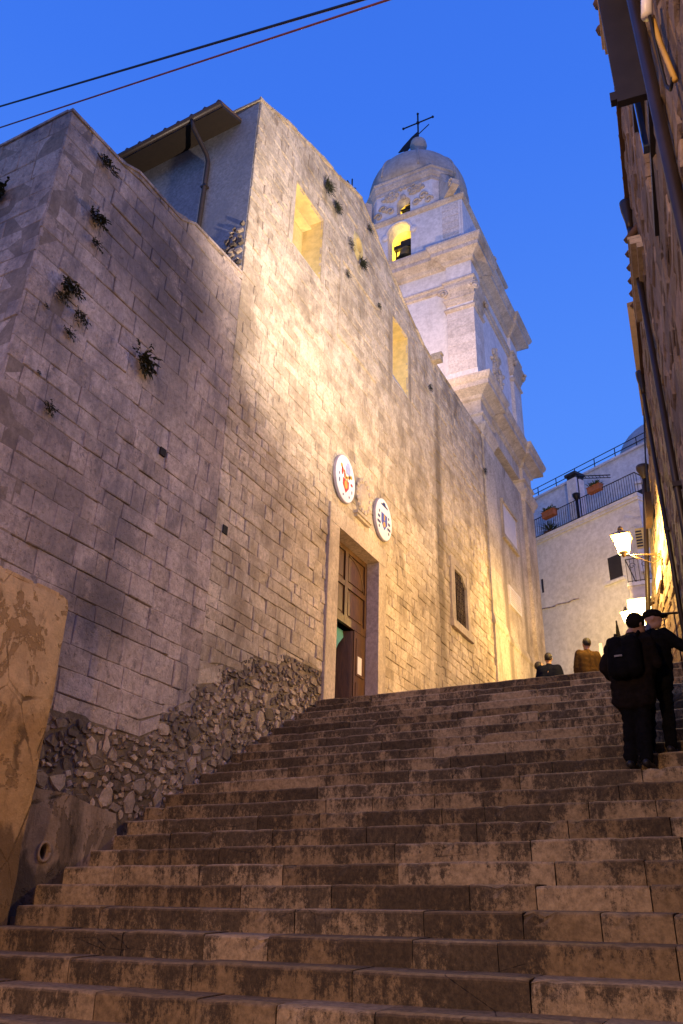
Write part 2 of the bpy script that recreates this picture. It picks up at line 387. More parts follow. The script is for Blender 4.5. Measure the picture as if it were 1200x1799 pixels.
M['ground'] = stone_mat('ground_stone', (.30, .22, .16), (.40, .30, .22), (.08, .06, .05), .4, .5, .2)

# ------------------------------------------------------------------ stone walls
def block(mb, P, q, proud, back=.05, bev=.018, var=None, jit=.010, gap=.0025):
    """one squared stone: q = four (s,z) corners (bl, br, tr, tl)"""
    r = RNG; n = 4
    cs = sum(a for a, b in q)/4; cz = sum(b for a, b in q)/4
    q = [(a + r.uniform(-jit, jit), b + r.uniform(-jit, jit)) for a, b in q]
    def inset(k):
        o = []
        for a, b in q:
            da, db = cs-a, cz-b
            o.append((a + math.copysign(min(k, abs(da)*.6), da), b + math.copysign(min(k, abs(db)*.6), db)))
        return o
    g = inset(gap); f = inset(gap+bev); ta, tb = r.gauss(0, .010), r.gauss(0, .010)
    fd = lambda a, b: max(-.02, min(.02, ta*(a-cs)*2 + tb*(b-cz)*2))
    vs = [P(a, b, -back) for a, b in g] + [P(a, b, proud-bev*.7+fd(a, b)) for a, b in g] + [P(a, b, proud + fd(a, b) + r.uniform(-.005, .007)) for a, b in f]
    fs = [(8, 9, 10, 11)] + [(i, (i+1) % 4, 4+(i+1) % 4, 4+i) for i in range(4)] + [(4+i, 4+(i+1) % 4, 8+(i+1) % 4, 8+i) for i in range(4)]
    mb.add(vs, fs, r.random() if var is None else var)
def free(intervals, cuts):
    out = intervals
    for c0, c1 in cuts:
        nxt = []
        for a, b in out:
            if c1 <= a or c0 >= b: nxt.append((a, b)); continue
            if c0 > a: nxt.append((a, c0))
            if c1 < b: nxt.append((c1, b))
        out = nxt
    return [(a, b) for a, b in out if b-a > .06]
def course_quads(s0, s1, z0, z1, top, bot, openings, ch, bw, extra=()):
    keys = sorted(set([z0, z1] + [z for o in openings for z in o[2:4] if z0 < z < z1] + [z for z in extra if z0 < z < z1]))
    zs = [keys[0]]
    for a, b in zip(keys, keys[1:]):
        n = max(1, round((b-a)/ch)); hs = [RNG.uniform(.72, 1.3) for _ in range(n)]; t = sum(hs); z = a
        for h in hs[:-1]: z += (b-a)*h/t; zs.append(z)
        zs.append(b)
    out = []
    for a, b in zip(zs, zs[1:]):
        iv = free([(s0, s1)], [(o[0], o[1]) for o in openings if o[2] < b-.01 and o[3] > a+.01])
        for i0, i1 in iv:
            x = i0
            while x < i1-1e-6:
                w = RNG.choice((RNG.uniform(bw*.4, bw*.9), RNG.uniform(bw*.7, bw*1.75)))
                if i1-(x+w) < bw*.4: w = i1-x
                t0, t1 = min(b, top(x+.001)), min(b, top(x+w-.001)); b0, b1 = max(a, bot(x+.001)), max(a, bot(x+w-.001))
                if t0-b0 > .03 and t1-b1 > .03: out.append([(x, b0), (x+w, b1), (x+w, t1), (x, t0)])
                elif max(t0-b0, t1-b1) > .08:
                    out.append([(x, min(b0, t0-.01)), (x+w, min(b1, t1-.01)), (x+w, max(t1, b1)), (x, max(t0, b0))])
                x += w
    return out
def lay(quads, P, mat, parent, limit, key, name='stone_block', proud=(-.006, .010), bev=.010):
    quads = sorted(quads, key=key)
    rest = MB(); k = 0
    for q in quads:
        pr = RNG.uniform(*proud)
        if k < limit:
            m = MB(); block(m, P, q, pr, bev=bev); m.build(name, mat, parent); k += 1
        else: block(rest, P, q, pr, bev=bev)
    if rest.v: rest.build(name + 's', mat, parent, kind='stuff')
def wall_core(P, s0, s1, z0, z1, top, openings, d, thick, mb, ns=24):
    ss = sorted(set([s0 + (s1-s0)*i/ns for i in range(ns+1)] + [v for o in openings for v in o[:2]]))
    zs = sorted(set([z0, z1] + [v for o in openings for v in o[2:4]]))
    for a, b in zip(ss, ss[1:]):
        for c, e_ in zip(zs, zs[1:]):
            m1, m2 = (a+b)/2, (c+e_)/2
            if any(o[0] < m1 < o[1] and o[2] < m2 < o[3] for o in openings): continue
            ta, tb = min(e_, top(a)), min(e_, top(b))
            if ta <= c and tb <= c: continue
            ta, tb = max(ta, c), max(tb, c)
            mb.add([P(a, c, d), P(b, c, d), P(b, tb, d), P(a, ta, d), P(a, ta, d-thick), P(b, tb, d-thick), P(b, c, d-thick), P(a, c, d-thick)],
                   [(0, 1, 2, 3), (3, 2, 5, 4), (7, 4, 5, 6)], .5)
        ta, tb = top(a), top(b)
    for s in (s0, s1):
        mb.add([P(s, z0, d), P(s, top(s), d), P(s, top(s), d-thick), P(s, z0, d-thick)], [(0, 1, 2, 3)], .5)
def rubble(P, region, n, rmin, rmax, mat, parent, limit, name='rubble_stone', key=None, depth=.05):
    s0, s1, bot, top = region; pts = []; tries = 0
    while len(pts) < n and tries < n*60:
        tries += 1
        s = RNG.uniform(s0, s1); a, b = bot(s), top(s)
        if b-a < rmin: continue
        z = RNG.uniform(a, b); r = RNG.uniform(rmin, rmax)*(1 if RNG.random() < .8 else 1.35)
        if z+r*.7 > b or z-r*.5 < a: continue
        if all((s-p[0])**2 + (z-p[1])**2 > ((r+p[2])*.86)**2 for p in pts): pts.append((s, z, r))
    if key: pts.sort(key=key)
    rest = MB()
    for i, (s, z, r) in enumerate(pts):
        m = MB() if i < limit else rest
        k = RNG.choice((4, 5, 5, 6, 7)); a0 = RNG.random()*6.28; ex = RNG.uniform(.75, 1.45); vs = []
        rad = [r*RNG.uniform(.55, 1.2) for _ in range(k)]
        for ring_, (sc, d) in enumerate(((1, -.03), (1, depth*.35), (.84, depth))):
            for j in range(k):
                w = a0 + 6.283*j/k; vs.append(P(s + math.cos(w)*rad[j]*sc*ex, z + math.sin(w)*rad[j]*sc/ex, d + (RNG.uniform(-.012, .012) if ring_ else 0)))
        fs = [list(range(2*k, 3*k))] + [(q*k+j, q*k+(j+1) % k, (q+1)*k+(j+1) % k, (q+1)*k+j) for q in range(2) for j in range(k)]
        m.add(vs, fs, RNG.random())
        if i < limit: m.build(name, mat, parent)
    if rest.v: rest.build(name + 's', mat, parent, kind='stuff')

# ------------------------------------------------------------------ ground, stairs, landing
RI, TR, SY, NS = .2013, .3575, 5.45, 27
def step_front(i): return SY + (i-6)*TR      # i = 1 .. 27 (top of step i is at i*RI)
def stair_z(y): return max(0, 1.208 + RI + (y - SY)/TR*RI)
XF = -7.26
def right_x(y): return -.65 - .1139*(y-9.2)
LAND = NS*RI
MB().add([(-400, -400, 0), (400, -400, 0), (400, 400, 0), (-400, 400, 0)], [(0, 1, 2, 3)]).build('ground', M['ground'], kind='structure')
st = MB()
for i in range(1, NS+1):                       # hidden rough bed under the stair blocks
    st.box((-7.9, step_front(i)+.10, -.05), (1.0, step_front(i)+.10+TR, i*RI-.10))
stairs = st.build('staircase', M['mortar'], kind='structure')
MB().box((-8.0, step_front(NS)+.42, 3.0), (6, 60, LAND)).build('pavement', M['ground'], kind='structure')
def stair_block(i, x0, x1):
    y = step_front(i); z = i*RI; h = RI; tilt = .020
    var = RNG.random(); dz = RNG.uniform(-.007, .006); dy = RNG.uniform(-.008, .008)
    prof = [(.012, -h-.02), (.004, -h*.5), (0, -.024), (.006, -.009), (.020, -.001), (.14, .004), (TR+.06, tilt), (TR+.06, -h)]
    nseg = max(3, int((x1-x0)/.075)); sd = RNG.uniform(0, 99); chip = [(RNG.uniform(x0, x1), RNG.uniform(.03, .09), RNG.uniform(.008, .03)) for _ in range(RNG.choice((0, 1, 1, 2, 3)))]; vs = []; np_ = len(prof)
    for k in range(nseg+1):
        x = x0+.004 + (x1-x0-.008)*k/nseg
        wob = .009*MN.noise(V((x*2.2, sd, 0)))+.004*MN.noise(V((x*11, sd, 3))); wz = .010*MN.noise(V((x*1.5, 4, sd)))+.004*MN.noise(V((x*12, 1, sd))); cp_ = sum(d_*max(0, 1-abs(x-c_)/w_) for c_, w_, d_ in chip)
        edge = .006 if k in (0, nseg) else 0
        for j, (a, b) in enumerate(prof):
            aa = a + (wob if j < 5 else 0) + (edge if j < 4 else 0) + dy; bb = b + (wz if 2 <= j <= 5 else 0) + dz - (edge*.7 if 2 <= j < 5 else 0)
            vs.append((x, y+aa+(cp_*.8 if 2 <= j <= 3 else 0), z+bb-(cp_ if j in (2, 3, 4) else 0)))
    fs = [(k*np_+j, (k+1)*np_+j, (k+1)*np_+(j+1) % np_, k*np_+(j+1) % np_) for k in range(nseg) for j in range(np_)]
    fs += [list(range(np_)), list(range(nseg*np_, (nseg+1)*np_))[::-1]]
    mb = MB(); mb.add(vs, fs, var)
    for k in range(nseg):
        for j in (2, 3, 4): mb.sm[k*np_+j] = True
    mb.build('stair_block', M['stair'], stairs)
for i in range(1, NS+1):
    x0 = -7.32 if i >= 14 else (-7.10 if i >= 10 else -6.90)
    x1 = right_x(step_front(i)) + .10; x = x0
    while x < x1-.01:
        w = RNG.uniform(.45, 1.5)
        if x1-(x+w) < .35: w = x1-x
        stair_block(i, x, x+w); x += w

# ------------------------------------------------------------------ fortress wall (left)
PF = frame((XF, 0, 0), (0, 1, 0), (1, 0, 0))
fort = thing('fortress_wall', 'tall weathered stone wall with a sharp corner left of the church facade', 'wall', (XF, 5.12, 0))
ftop = fx([(5.12, 11.98), (6.36, 12.06), (6.37, 12.22), (7.68, 12.25), (7.69, 12.45), (9.45, 12.6)])
rtop = fx([(5, 3.80), (8.55, 3.84), (8.56, 4.05), (8.95, 4.40), (9.3, 4.42), (9.31, 4.8), (9.9, 4.85), (9.91, 5.25), (10.6, 5.3), (10.61, 5.62), (11.6, 5.7), (11.61, 5.95), (13.2, 6.0)])
sbot = lambda s: max(0.5, stair_z(s)-.35)
zero = lambda s: -9
core = MB(); wall_core(PF, 5.12, 9.45, .0, 13, ftop, [], -.022, 1.6, core)
core.fbox(PF, 5.13, 9.45, 0, 3.0, -1.6, -.03)
core.build('wall_core', M['mortar'], fort)
q = course_quads(5.12, 9.45, 3.7, 12.7, ftop, rtop, [], .31, .50)
lay(q, PF, M['fort'], fort, 300, lambda q: q[0][1] + q[0][0]*.3)
bed = MB(); bed.fpoly(PF, [(6.0, 1.2), (13.22, 4.4), (13.22, 6.05), (11.6, 6.0), (10.6, 5.7), (9.3, 4.9), (8.95, 4.45), (8.5, 3.9), (6.0, 3.9)], -.2, -.012)
bed.build('rubble_bed', M['rubble_bed2'], fort)
bed = MB(); bed.fpoly(PF, [(6.0, 1.2), (8.7, 2.4), (9.0, 3.0), (8.75, 3.6), (8.45, 3.88), (6.0, 3.88)], -.15, -.006); bed.build('dark_bed', M['rubble_bed'], fort)
rubble(PF, (6.35, 13.1, lambda s: max(stair_z(s)-.4, 2.85), rtop), 640, .03, .13, M['rubble'], fort, 290, key=lambda p: p[0]-p[2]*6, depth=.012)
# side face of the fortress, seen edge on at the left of the frame
PS = frame((XF, 5.12, 0), (-1, 0, 0), (0, -1, 0))
sc_ = MB(); wall_core(PS, 0, 12, 0, 13, lambda s: 11.98, [], -.03, .6, sc_, 8); sc_.build('side_core', M['mortar'], fort)
q = course_quads(0, 7.0, 4.0, 11.98, lambda s: 11.98, zero, [], .33, .56)
lay(q, PS, M['fort'], fort, 60, lambda q: q[0][0])
cp = MB()
for a in range(12):
    s = 5.10 + a*.36
    cp.fpoly(PF, [(s+.005, ftop(s+.02)), (s+.355, ftop(s+.34)), (s+.355, ftop(s+.34)+.05), (s+.005, ftop(s+.02)+.05)], -.55, .025, RNG.random())
cp.build('coping_slabs', M['fort'], fort)
cp = MB()
for a in range(10): cp.fbox(PS, a*.5+.06, a*.5+.55, 11.98, 12.03, -.5, .03, RNG.random())
cp.build('side_coping', M['fort'], fort)

# ------------------------------------------------------------------ church
church = thing('stone_church', 'pale stone church facade with low gable and portal, lit warm by street lamps', 'church', (XF, 14.3, LAND))
gtop = fx([(9.45, 17.52), (10.4, 18.02), (11.94, 18.62), (13.3, 18.98), (13.55, 19.18), (14.0, 19.42), (14.3, 19.44), (14.8, 19.22), (15.4, 18.92), (16.78, 18.27), (18.71, 17.6), (24.1, 17.62)])
DOOR = (13.18, 15.90, 5.0, 9.62); W1 = (11.04, 12.32, 14.9, 16.75); W2 = (16.34, 17.42, 14.93, 17.0); OC = (13.93, 14.39, 17.3, 17.95); GR = (20.29, 21.83, 9.25, 11.36)
core = MB(); wall_core(PF, 9.45, 24.1, 3.5, 20, gtop, [(13.6, 15.53, 3.5, 9.22), W1, W2, OC, (20.58, 21.60, 9.5, 11.2)], -.022, 1.0, core, 40)
core.build('wall_core', M['mortar'], church)
cb = lambda s: max(rtop(s) if s < 13.2 else 5.2, 5.0 if s > 13 else 0)
ops = [DOOR, W1, W2, OC, GR]
q = course_quads(9.45, 19.45, 4.0, 19.6, gtop, cb, ops, .225, .38)
lay(q, PF, M['church'], church, 300, lambda q: math.hypot(q[0][0]-9, (q[0][1]-6)*.8), proud=(-.010, .010), bev=.010)
q = course_quads(19.45, 24.1, 5.2, 17.7, gtop, cb, ops, .22, .36)
lay(q, PF, M['church'], church, 0, lambda q: q[0][0], name='side_stone', proud=(-.006, .026), bev=.02)
cp = MB(); s = 9.40
while s < 24.0:
    w = RNG.uniform(.35, .7); e1 = min(s+w, 24.1)
    cp.fpoly(PF, [(s+.004, gtop(s)-.005), (e1-.004, gtop(e1)-.005), (e1-.004, gtop(e1)+.055), (s+.004, gtop(s)+.055)], -.9, .03+RNG.uniform(-.01, .02), RNG.random()); s = e1
cp.build('gable_coping', M['church'], church)
# end of the facade and the nave side wall behind the fortress
ns = MB(); PN = frame((XF, 9.45, 0), (-1, 0, 0), (0, -1, 0))
ns.fpoly(PN, [(.04, 12.4), (9, 12.4), (9, 17.0), (1.6, 17.0), (.8, 17.35), (.04, 17.5)], -.6, .012)
ns.build('nave_wall', M['plaster_blue'], church)
rubble(frame((XF, 9.435, 0), (-1, 0, 0), (0, -1, 0)), (.08, .95, lambda s: 12.45, fx([(0, 14.1), (.3, 13.9), (.95, 13.2)])), 46, .05, .11, M['rubble'], church, 46, name='exposed_stone', depth=.05)
# eaves of the nave
ev = MB()
ev.add([(-7.72, 8.78, 16.78), (-16, 8.78, 16.20), (-16, 9.45, 16.50), (-7.72, 9.45, 17.08), (-7.72, 8.78, 16.86), (-16, 8.78, 16.28), (-16, 9.6, 16.65), (-7.72, 9.6, 17.22)],
       [(0, 1, 2, 3), (4, 7, 6, 5), (0, 4, 5, 1), (3, 7, 4, 0), (2, 6, 7, 3), (1, 5, 6, 2)])
eave = ev.build('eave_boards', M['eave_wood'], church)
g = MB()
for k in range(24):
    x_ = -7.78 - k*.34; zz = 16.86 - (k*.34+.06)*.07
    g.tube([(x_, 8.70, zz+.03), (x_, 9.6, zz+.40)], .06, 6, RNG.random())
g.build('roof_tiles', M['tile'], church)
g = MB(); g.tube([(-7.70, 8.70, 16.80), (-16, 8.70, 16.22)], .065, 8); gut = g.build('gutter', M['pipe'], church)
g = MB(); g.tube([(-8.42, 8.70, 16.72), (-8.42, 8.78, 16.55), (-8.42, 9.30, 16.30), (-8.42, 9.37, 16.15), (-8.42, 9.37, 12.2)], .05, 8)
for zz in (15.4, 14.0): g.box((-8.49, 9.32, zz), (-8.35, 9.45, zz+.04))
g.build('downpipe', M['pipe'], church)
f = MB(); f.add([(XF-.9, 9.6, 17.15), (-22, 9.6, 17.15), (-22, 14.3, 18.6), (XF-.9, 14.3, 18.9), (-22, 19.2, 17.1), (XF-.9, 19.2, 17.15)], [(0, 3, 2, 1), (3, 5, 4, 2)]); f.build('nave_roof', M['tile'], church)
# windows: deep niches
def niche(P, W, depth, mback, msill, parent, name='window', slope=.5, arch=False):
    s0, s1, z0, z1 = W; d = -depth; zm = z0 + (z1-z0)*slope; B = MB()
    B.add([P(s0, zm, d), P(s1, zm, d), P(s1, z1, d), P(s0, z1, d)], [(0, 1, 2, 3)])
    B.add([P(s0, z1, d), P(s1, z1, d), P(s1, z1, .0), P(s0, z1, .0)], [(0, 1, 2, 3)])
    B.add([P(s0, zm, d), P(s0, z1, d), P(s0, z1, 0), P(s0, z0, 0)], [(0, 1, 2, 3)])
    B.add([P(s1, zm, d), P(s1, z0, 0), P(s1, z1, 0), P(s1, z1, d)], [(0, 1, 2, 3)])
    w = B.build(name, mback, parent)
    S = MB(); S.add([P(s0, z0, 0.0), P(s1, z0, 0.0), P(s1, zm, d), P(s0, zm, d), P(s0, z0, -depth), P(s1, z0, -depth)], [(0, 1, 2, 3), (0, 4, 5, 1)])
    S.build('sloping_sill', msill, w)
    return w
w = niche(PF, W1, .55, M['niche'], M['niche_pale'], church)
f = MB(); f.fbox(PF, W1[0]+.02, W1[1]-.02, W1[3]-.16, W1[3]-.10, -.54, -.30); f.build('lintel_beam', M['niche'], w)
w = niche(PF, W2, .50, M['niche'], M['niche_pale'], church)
for W in (W1, W2):
    f = MB()
    f.fbox(PF, W[0]-.16, W[0]-.003, W[2]-.05, W[3]+.1, -.02, .018, .8); f.fbox(PF, W[1]+.003, W[1]+.16, W[2]-.05, W[3]+.1, -.02, .018, .3)
    f.fbox(PF, W[0]-.003, W[1]+.003, W[3]+.002, W[3]+.17, -.02, .02, .6); f.build('window_surround', M['church'], church)
oc = MB(); n = 16; cs, cz = 14.16, 17.62
ring0 = [PF(cs+.23*math.cos(2*math.pi*k/n), cz+.30*math.sin(2*math.pi*k/n), .03) for k in range(n)]
ring1 = [PF(cs+.16*math.cos(2*math.pi*k/n), cz+.23*math.sin(2*math.pi*k/n), .03) for k in range(n)]
ring2 = [PF(cs+.15*math.cos(2*math.pi*k/n), cz+.22*math.sin(2*math.pi*k/n), -.3) for k in range(n)]
ring3 = [PF(cs+.36*math.cos(2*math.pi*k/n+.0), cz+.46*math.sin(2*math.pi*k/n), -.02) for k in range(n)]
oc.add(ring3+ring0+ring1+ring2, [(a*n+k, a*n+(k+1) % n, (a+1)*n+(k+1) % n, (a+1)*n+k) for a in range(3) for k in range(n)] + [list(range(3*n, 4*n))])
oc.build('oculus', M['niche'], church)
# raised panel border high on the facade
f = MB(); a, b, c, d = 13.2, 15.3, 14.0, 16.45
f.fbox(PF, a, a+.10, c+.10, d, .0, .045); f.fbox(PF, a, b, c, c+.098, .0, .045); f.fbox(PF, a+.102, b, d-.08, d, .0, .043)
f.build('panel_border', M['church'], church)
# portal
dz0 = 5.0
f = MB(); f.fbox(PF, 13.18, 13.60, dz0, 9.20, -.50, .035, .7); f.fbox(PF, 13.14, 13.18, dz0, 9.60, -.1, .05, .4); f.build('door_jamb', M['smooth_stone'], church)
f = MB(); f.fbox(PF, 15.53, 15.90, dz0, 9.20, -.50, .035, .5); f.build('door_jamb', M['smooth_stone'], church)
f = MB(); f.fbox(PF, 13.18, 15.90, 9.204, 9.62, -.50, .04, .8); f.build('door_lintel', M['smooth_stone'], church)
XD = -.26
def door_panel(mb, s0, s1, z0, z1, arch=False):
    mb.fbox(PF, s0, s1, z0, z1, XD-.06, XD, .4)
f = MB()     # fixed upper part: stiles, rails, recessed panels
f.fbox(PF, 13.60, 13.72, 7.45, 9.2, XD-.07, XD); f.fbox(PF, 14.47, 14.60, 7.45, 9.2, XD-.07, XD); f.fbox(PF, 15.43, 15.53, 7.45, 9.2, XD-.07, XD)
for z0, z1 in ((7.45, 7.62), (8.28, 8.40), (9.08, 9.2)):
    f.fbox(PF, 13.722, 14.468, z0, z1, XD-.07, XD-.003); f.fbox(PF, 14.602, 15.428, z0, z1, XD-.07, XD-.003)
upper = f.build('transom', M['door'], church)
p_ = MB(); p_.fbox(PF, 13.72, 14.47, 7.62, 8.28, XD-.06, XD-.04); p_.fbox(PF, 13.79, 14.40, 7.69, 8.21, XD-.04, XD-.022); p_.build('panel', M['door'], upper)
p_ = MB(); p_.fbox(PF, 13.72, 14.47, 8.40, 9.08, XD-.06, XD-.04); p_.fbox(PF, 13.79, 14.40, 8.47, 9.01, XD-.04, XD-.022); p_.build('panel', M['door'], upper)
p_ = MB(); p_.fbox(PF, 14.60, 15.43, 7.62, 8.28, XD-.06, XD-.04); p_.fbox(PF, 14.67, 15.36, 7.69, 8.21, XD-.04, XD-.022); p_.build('panel', M['door'], upper)
p_ = MB(); p_.fbox(PF, 14.60, 15.43, 8.40, 9.08, XD-.06, XD-.04)
arc = [(14.66+.68*math.sin(t*math.pi/2/10), 8.46+.56*math.cos(t*math.pi/2/10)) for t in range(11)] + [(14.66, 8.46)]
p_.fpoly(PF, arc, XD-.04, XD-.018); p_.build('arched_panel', M['door'], upper)
arcm = MB(); arcm.tube([PF(14.64+.73*math.sin(t*math.pi/2/12), 8.44+.61*math.cos(t*math.pi/2/12), XD-.02) for t in range(13)], .022, 6); arcm.build('arch_moulding', M['door'], upper)
f = MB(); f.fbox(PF, 14.97, 15.53, dz0, 7.445, XD-.07, XD-.01); leaf = f.build('door_leaf', M['door'], church)
p_ = MB()
for z0, z1 in ((5.6, 6.35), (6.5, 7.3)): p_.fbox(PF, 15.06, 15.44, z0, z1, XD-.012, XD+.006)
p_.build('panel', M['door'], leaf)
f = MB(); PD = frame((XF+XD, 14.90, 0), (-.93, -.36, 0), (.36, -.93, 0))
f.fbox(PD, 0, .9, dz0, 7.40, -.03, .03); leaf2 = f.build('door_leaf', M['door'], church, label='inner door leaf standing ajar')
f = MB(); f.ball(PD(.78, 6.4, .06), .04); f.build('door_knob', M['bronze'], leaf2)
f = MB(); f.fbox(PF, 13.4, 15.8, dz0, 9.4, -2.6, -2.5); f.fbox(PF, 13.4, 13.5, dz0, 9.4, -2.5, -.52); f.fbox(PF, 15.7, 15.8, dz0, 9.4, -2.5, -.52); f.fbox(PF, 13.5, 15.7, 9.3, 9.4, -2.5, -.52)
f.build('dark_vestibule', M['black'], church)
f = MB(); f.add([PF(14.42, 7.42, XD-.2), PF(14.86, 7.42, XD-.2), PF(14.84, 7.30, XD-.18), PF(14.55, 7.05, XD-.16), PF(14.42, 6.75, XD-.2), PF(14.42, 7.42, XD-.22), PF(14.86, 7.42, XD-.22), PF(14.84, 7.30, XD-.2), PF(14.55, 7.05, XD-.18), PF(14.42, 6.75, XD-.22)],
      [(0, 1, 2, 3, 4), (9, 8, 7, 6, 5), (0, 5, 6, 1), (1, 6, 7, 2), (2, 7, 8, 3), (3, 8, 9, 4), (4, 9, 5, 0)])
f.build('door_curtain', M['teal'], church)
n_ = MB(); n_.fbox(PF, 15.12, 15.31, 6.55, 6.92, XD+.007, XD+.011)
n_.build('paper_notice', M['paper'], None, 'white sheet of paper pinned on the closed leaf of the church door', 'notice')
# grille window
f = MB(); f.fbox(PF, 20.29, 20.58, 9.48, 11.36, -.25, .05, .3); f.fbox(PF, 21.60, 21.83, 9.48, 11.36, -.25, .05, .6); f.fbox(PF, 20.582, 21.598, 11.2, 11.36, -.25, .05, .5)
f.fpoly(PF, [(20.582, 11.2), (20.582, 11.1), (21.25, 11.1), (21.598, 10.8), (21.598, 11.2)], -.25, .03, .5)
f.fbox(PF, 20.22, 21.92, 9.25, 9.476, -.25, .10, .7)
gw = f.build('grille_window', M['smooth_stone'], church)
b_ = MB(); b_.fbox(PF, 20.5, 21.7, 9.4, 11.3, -.40, -.36); b_.build('pane', M['black'], gw)
for k in range(8):
    s = 20.65+k*.127; b_ = MB(); b_.tube([PF(s, 9.47, -.03), PF(s, 11.2, -.03)], .014, 6); b_.build('bar', M['rust'], gw)
for k in range(10):
    z = 9.6+k*.165; b_ = MB(); b_.fbox(PF, 20.57, 21.61, z, z+.02, -.05, -.042); b_.build('bar', M['rust'], gw)
# carved cartouche over the door
f = MB(); pts = []
for k in range(24):
    w = 2*math.pi*k/24; rr = 1+.08*math.cos(6*w); pts.append((14.62+.36*rr*math.cos(w), 10.42+.42*rr*math.sin(w)))
f.fpoly(PF, pts, .0, .07); cart = f.build('cartouche', M['smooth_stone'], church)
f = MB(); f.ball(PF(14.62, 10.42, .06), (.05, .26, .32), 14, 8); f.build('shield', M['smooth_stone'], cart)
f = MB()
for k in range(14):
    w = 2*math.pi*k/14; f.ball(PF(14.62+.33*math.cos(w), 10.42+.39*math.sin(w), .08), (.03, .06, .06), 7, 5)
f.build('scroll_border', M['smooth_stone'], cart)
f = MB(); f.fbox(PF, 14.26, 14.98, 9.86, 9.93, 0, .12); f.fbox(PF, 14.30, 14.94, 9.80, 9.857, 0, .08); f.build('ledge', M['smooth_stone'], cart)
# iron cross on the gable
f = MB(); f.tube([(XF-.25, 14.2, 19.4), (XF-.25, 14.2, 20.25)], .022, 6); f.tube([(XF-.25, 14.0, 19.72), (XF-.25, 14.42, 20.12)], .018, 6); f.tube([(XF-.30, 14.0, 20.02), (XF-.20, 14.36, 19.78)], .018, 6)
f.build('gable_cross', M['iron'], church)
f = MB(); f.fbox(PF, 19.28, 19.52, 17.5, 17.72, .0, .30); f.fbox(PF, 19.30, 19.50, 17.72, 17.78, .0, .34); f.build('stone_spout', M['church'], church)

# ------------------------------------------------------------------ bell tower
tower = thing('bell_tower', 'white baroque bell tower with a grey dome and cross behind the church gable', 'tower', (-10.4, 27.5, LAND))
def notched(x0, x1, y0, y1, w, d):           # footprint with corner pilasters standing d proud (CCW)
    return [(x0, y0), (x0+w, y0), (x0+w, y0+d), (x1-w, y0+d), (x1-w, y0), (x1, y0), (x1, y0+w), (x1-d, y0+w), (x1-d, y1-w), (x1, y1-w), (x1, y1),
            (x1-w, y1), (x1-w, y1-d), (x0+w, y1-d), (x0+w, y1), (x0, y1), (x0, y1-w), (x0+d, y1-w), (x0+d, y0+w), (x0, y0+w)]
TX0, TX1, TY0, TY1 = -13.6, -7.24, 24.18, 30.75
foot = notched(TX0, TX1, TY0, TY1, 1.25, .13)
f = MB(); f.ring(foot, [(0, 3.5), (0, 17.9)]); low = f.build('lower_shaft', M['tower_low'], tower)
f = MB(); f.ring(foot, [(.05, 3.5), (.05, 10.55), (.09, 10.62), (.09, 10.74), (.05, 10.9), (.0, 10.98)]); f.build('plinth', M['tower_low'], tower)
def corner_feet(o=0.):
    w = 1.25; return [[(a, b), (a+w, b), (a+w, b+w), (a, b+w)] for a in (TX0, TX1-w) for b in (TY0, TY1-w)]
f = MB()
for cf in corner_feet(): f = MB(); f.ring(cf, [(0, 17.65), (.05, 17.68), (.05, 17.76), (.13, 17.9), (.18, 18.02), (.18, 18.12), (.03, 18.14), (.03, 18.5), (.10, 18.55), (.10, 18.62), (0, 18.66)]); f.build('capital_band', M['tower_trim'], tower)
f = MB(); f.ring(foot, [(0, 18.6), (0, 19.2), (.08, 19.24), (.12, 19.36), (.30, 19.46), (.46, 19.52), (.46, 19.72), (.52, 19.78), (.58, 19.92), (.58, 20.0), (.1, 20.12), (0, 20.14)]); f.build('lower_cornice', M['tower_trim'], tower)
f = MB(); f.ring(foot, [(-.04, 20.0), (-.04, 20.7), (-.09, 20.74), (-.09, 26.3)]); f.build('middle_shaft', M['white2'], tower)
for cx, cy in ((TX1, TY0), (TX1, TY1), (TX0, TY0)):   # stone faced corner pilasters: courses
    sxn = -1 if cx == TX1 else 1; syn = 1 if cy == TY0 else -1
    for k in range(7):
        z0 = 20.75+k*.42
        f = MB(); x0, x1 = sorted((cx-.07*(-sxn)-.0, cx+sxn*1.18)); y0, y1 = sorted((cy+syn*.07, cy+syn*1.18))
        f.box((x0, y0, z0+.004), (x1, y1, z0+.416), RNG.random()); f.build('pilaster_block', M['tower'], tower)
f = MB()
for cf in corner_feet(): f = MB(); f.ring(cf, [(-.09, 23.66), (-.02, 23.68), (.02, 23.76), (-.02, 23.84), (-.09, 23.86)]); f.build('astragal', M['tower_trim'], tower)
def volute(c, n, r=.2, wdt=.16):               # spiral scroll: tube spiral with a boss
    c, n = V(c), V(n).normalized(); a = V((0, 0, 1)); b = n.cross(a); mb = MB(); pts = []
    for k in range(20):
        w = k*.62; rr = r*(1-k/23); pts.append(c + (b*math.cos(w) + a*math.sin(w))*rr)
    mb.tube(pts, [.05*(1-k/40) for k in range(20)], 6); mb.ball(c, r*.55, 8, 6); return mb
f = MB()
for cf in corner_feet(): f = MB(); f.ring(cf, [(-.09, 24.0), (-.05, 24.02), (0, 24.2), (.03, 24.24), (.03, 24.3), (-.03, 24.32), (.02, 24.55), (.10, 24.72), (.12, 24.84), (-.05, 24.86)]); f.build('capital', M['tower_trim'], tower)
for cx, cy, nx, ny in ((TX1+.08, TY0-.08, 1, -1), (TX1-1.25, TY0-.1, 0, -1), (TX1+.08, TY1+.08, 1, 1), (TX1+.1, TY0+1.25, 1, 0), (TX1+.1, TY1-1.25, 1, 0), (TX0-.08, TY0-.08, -1, -1), (TX0+1.25, TY0-.1, 0, -1)):
    volute((cx, cy, 24.55), (nx, ny, 0), .19).build('volute', M['tower_trim'], tower)
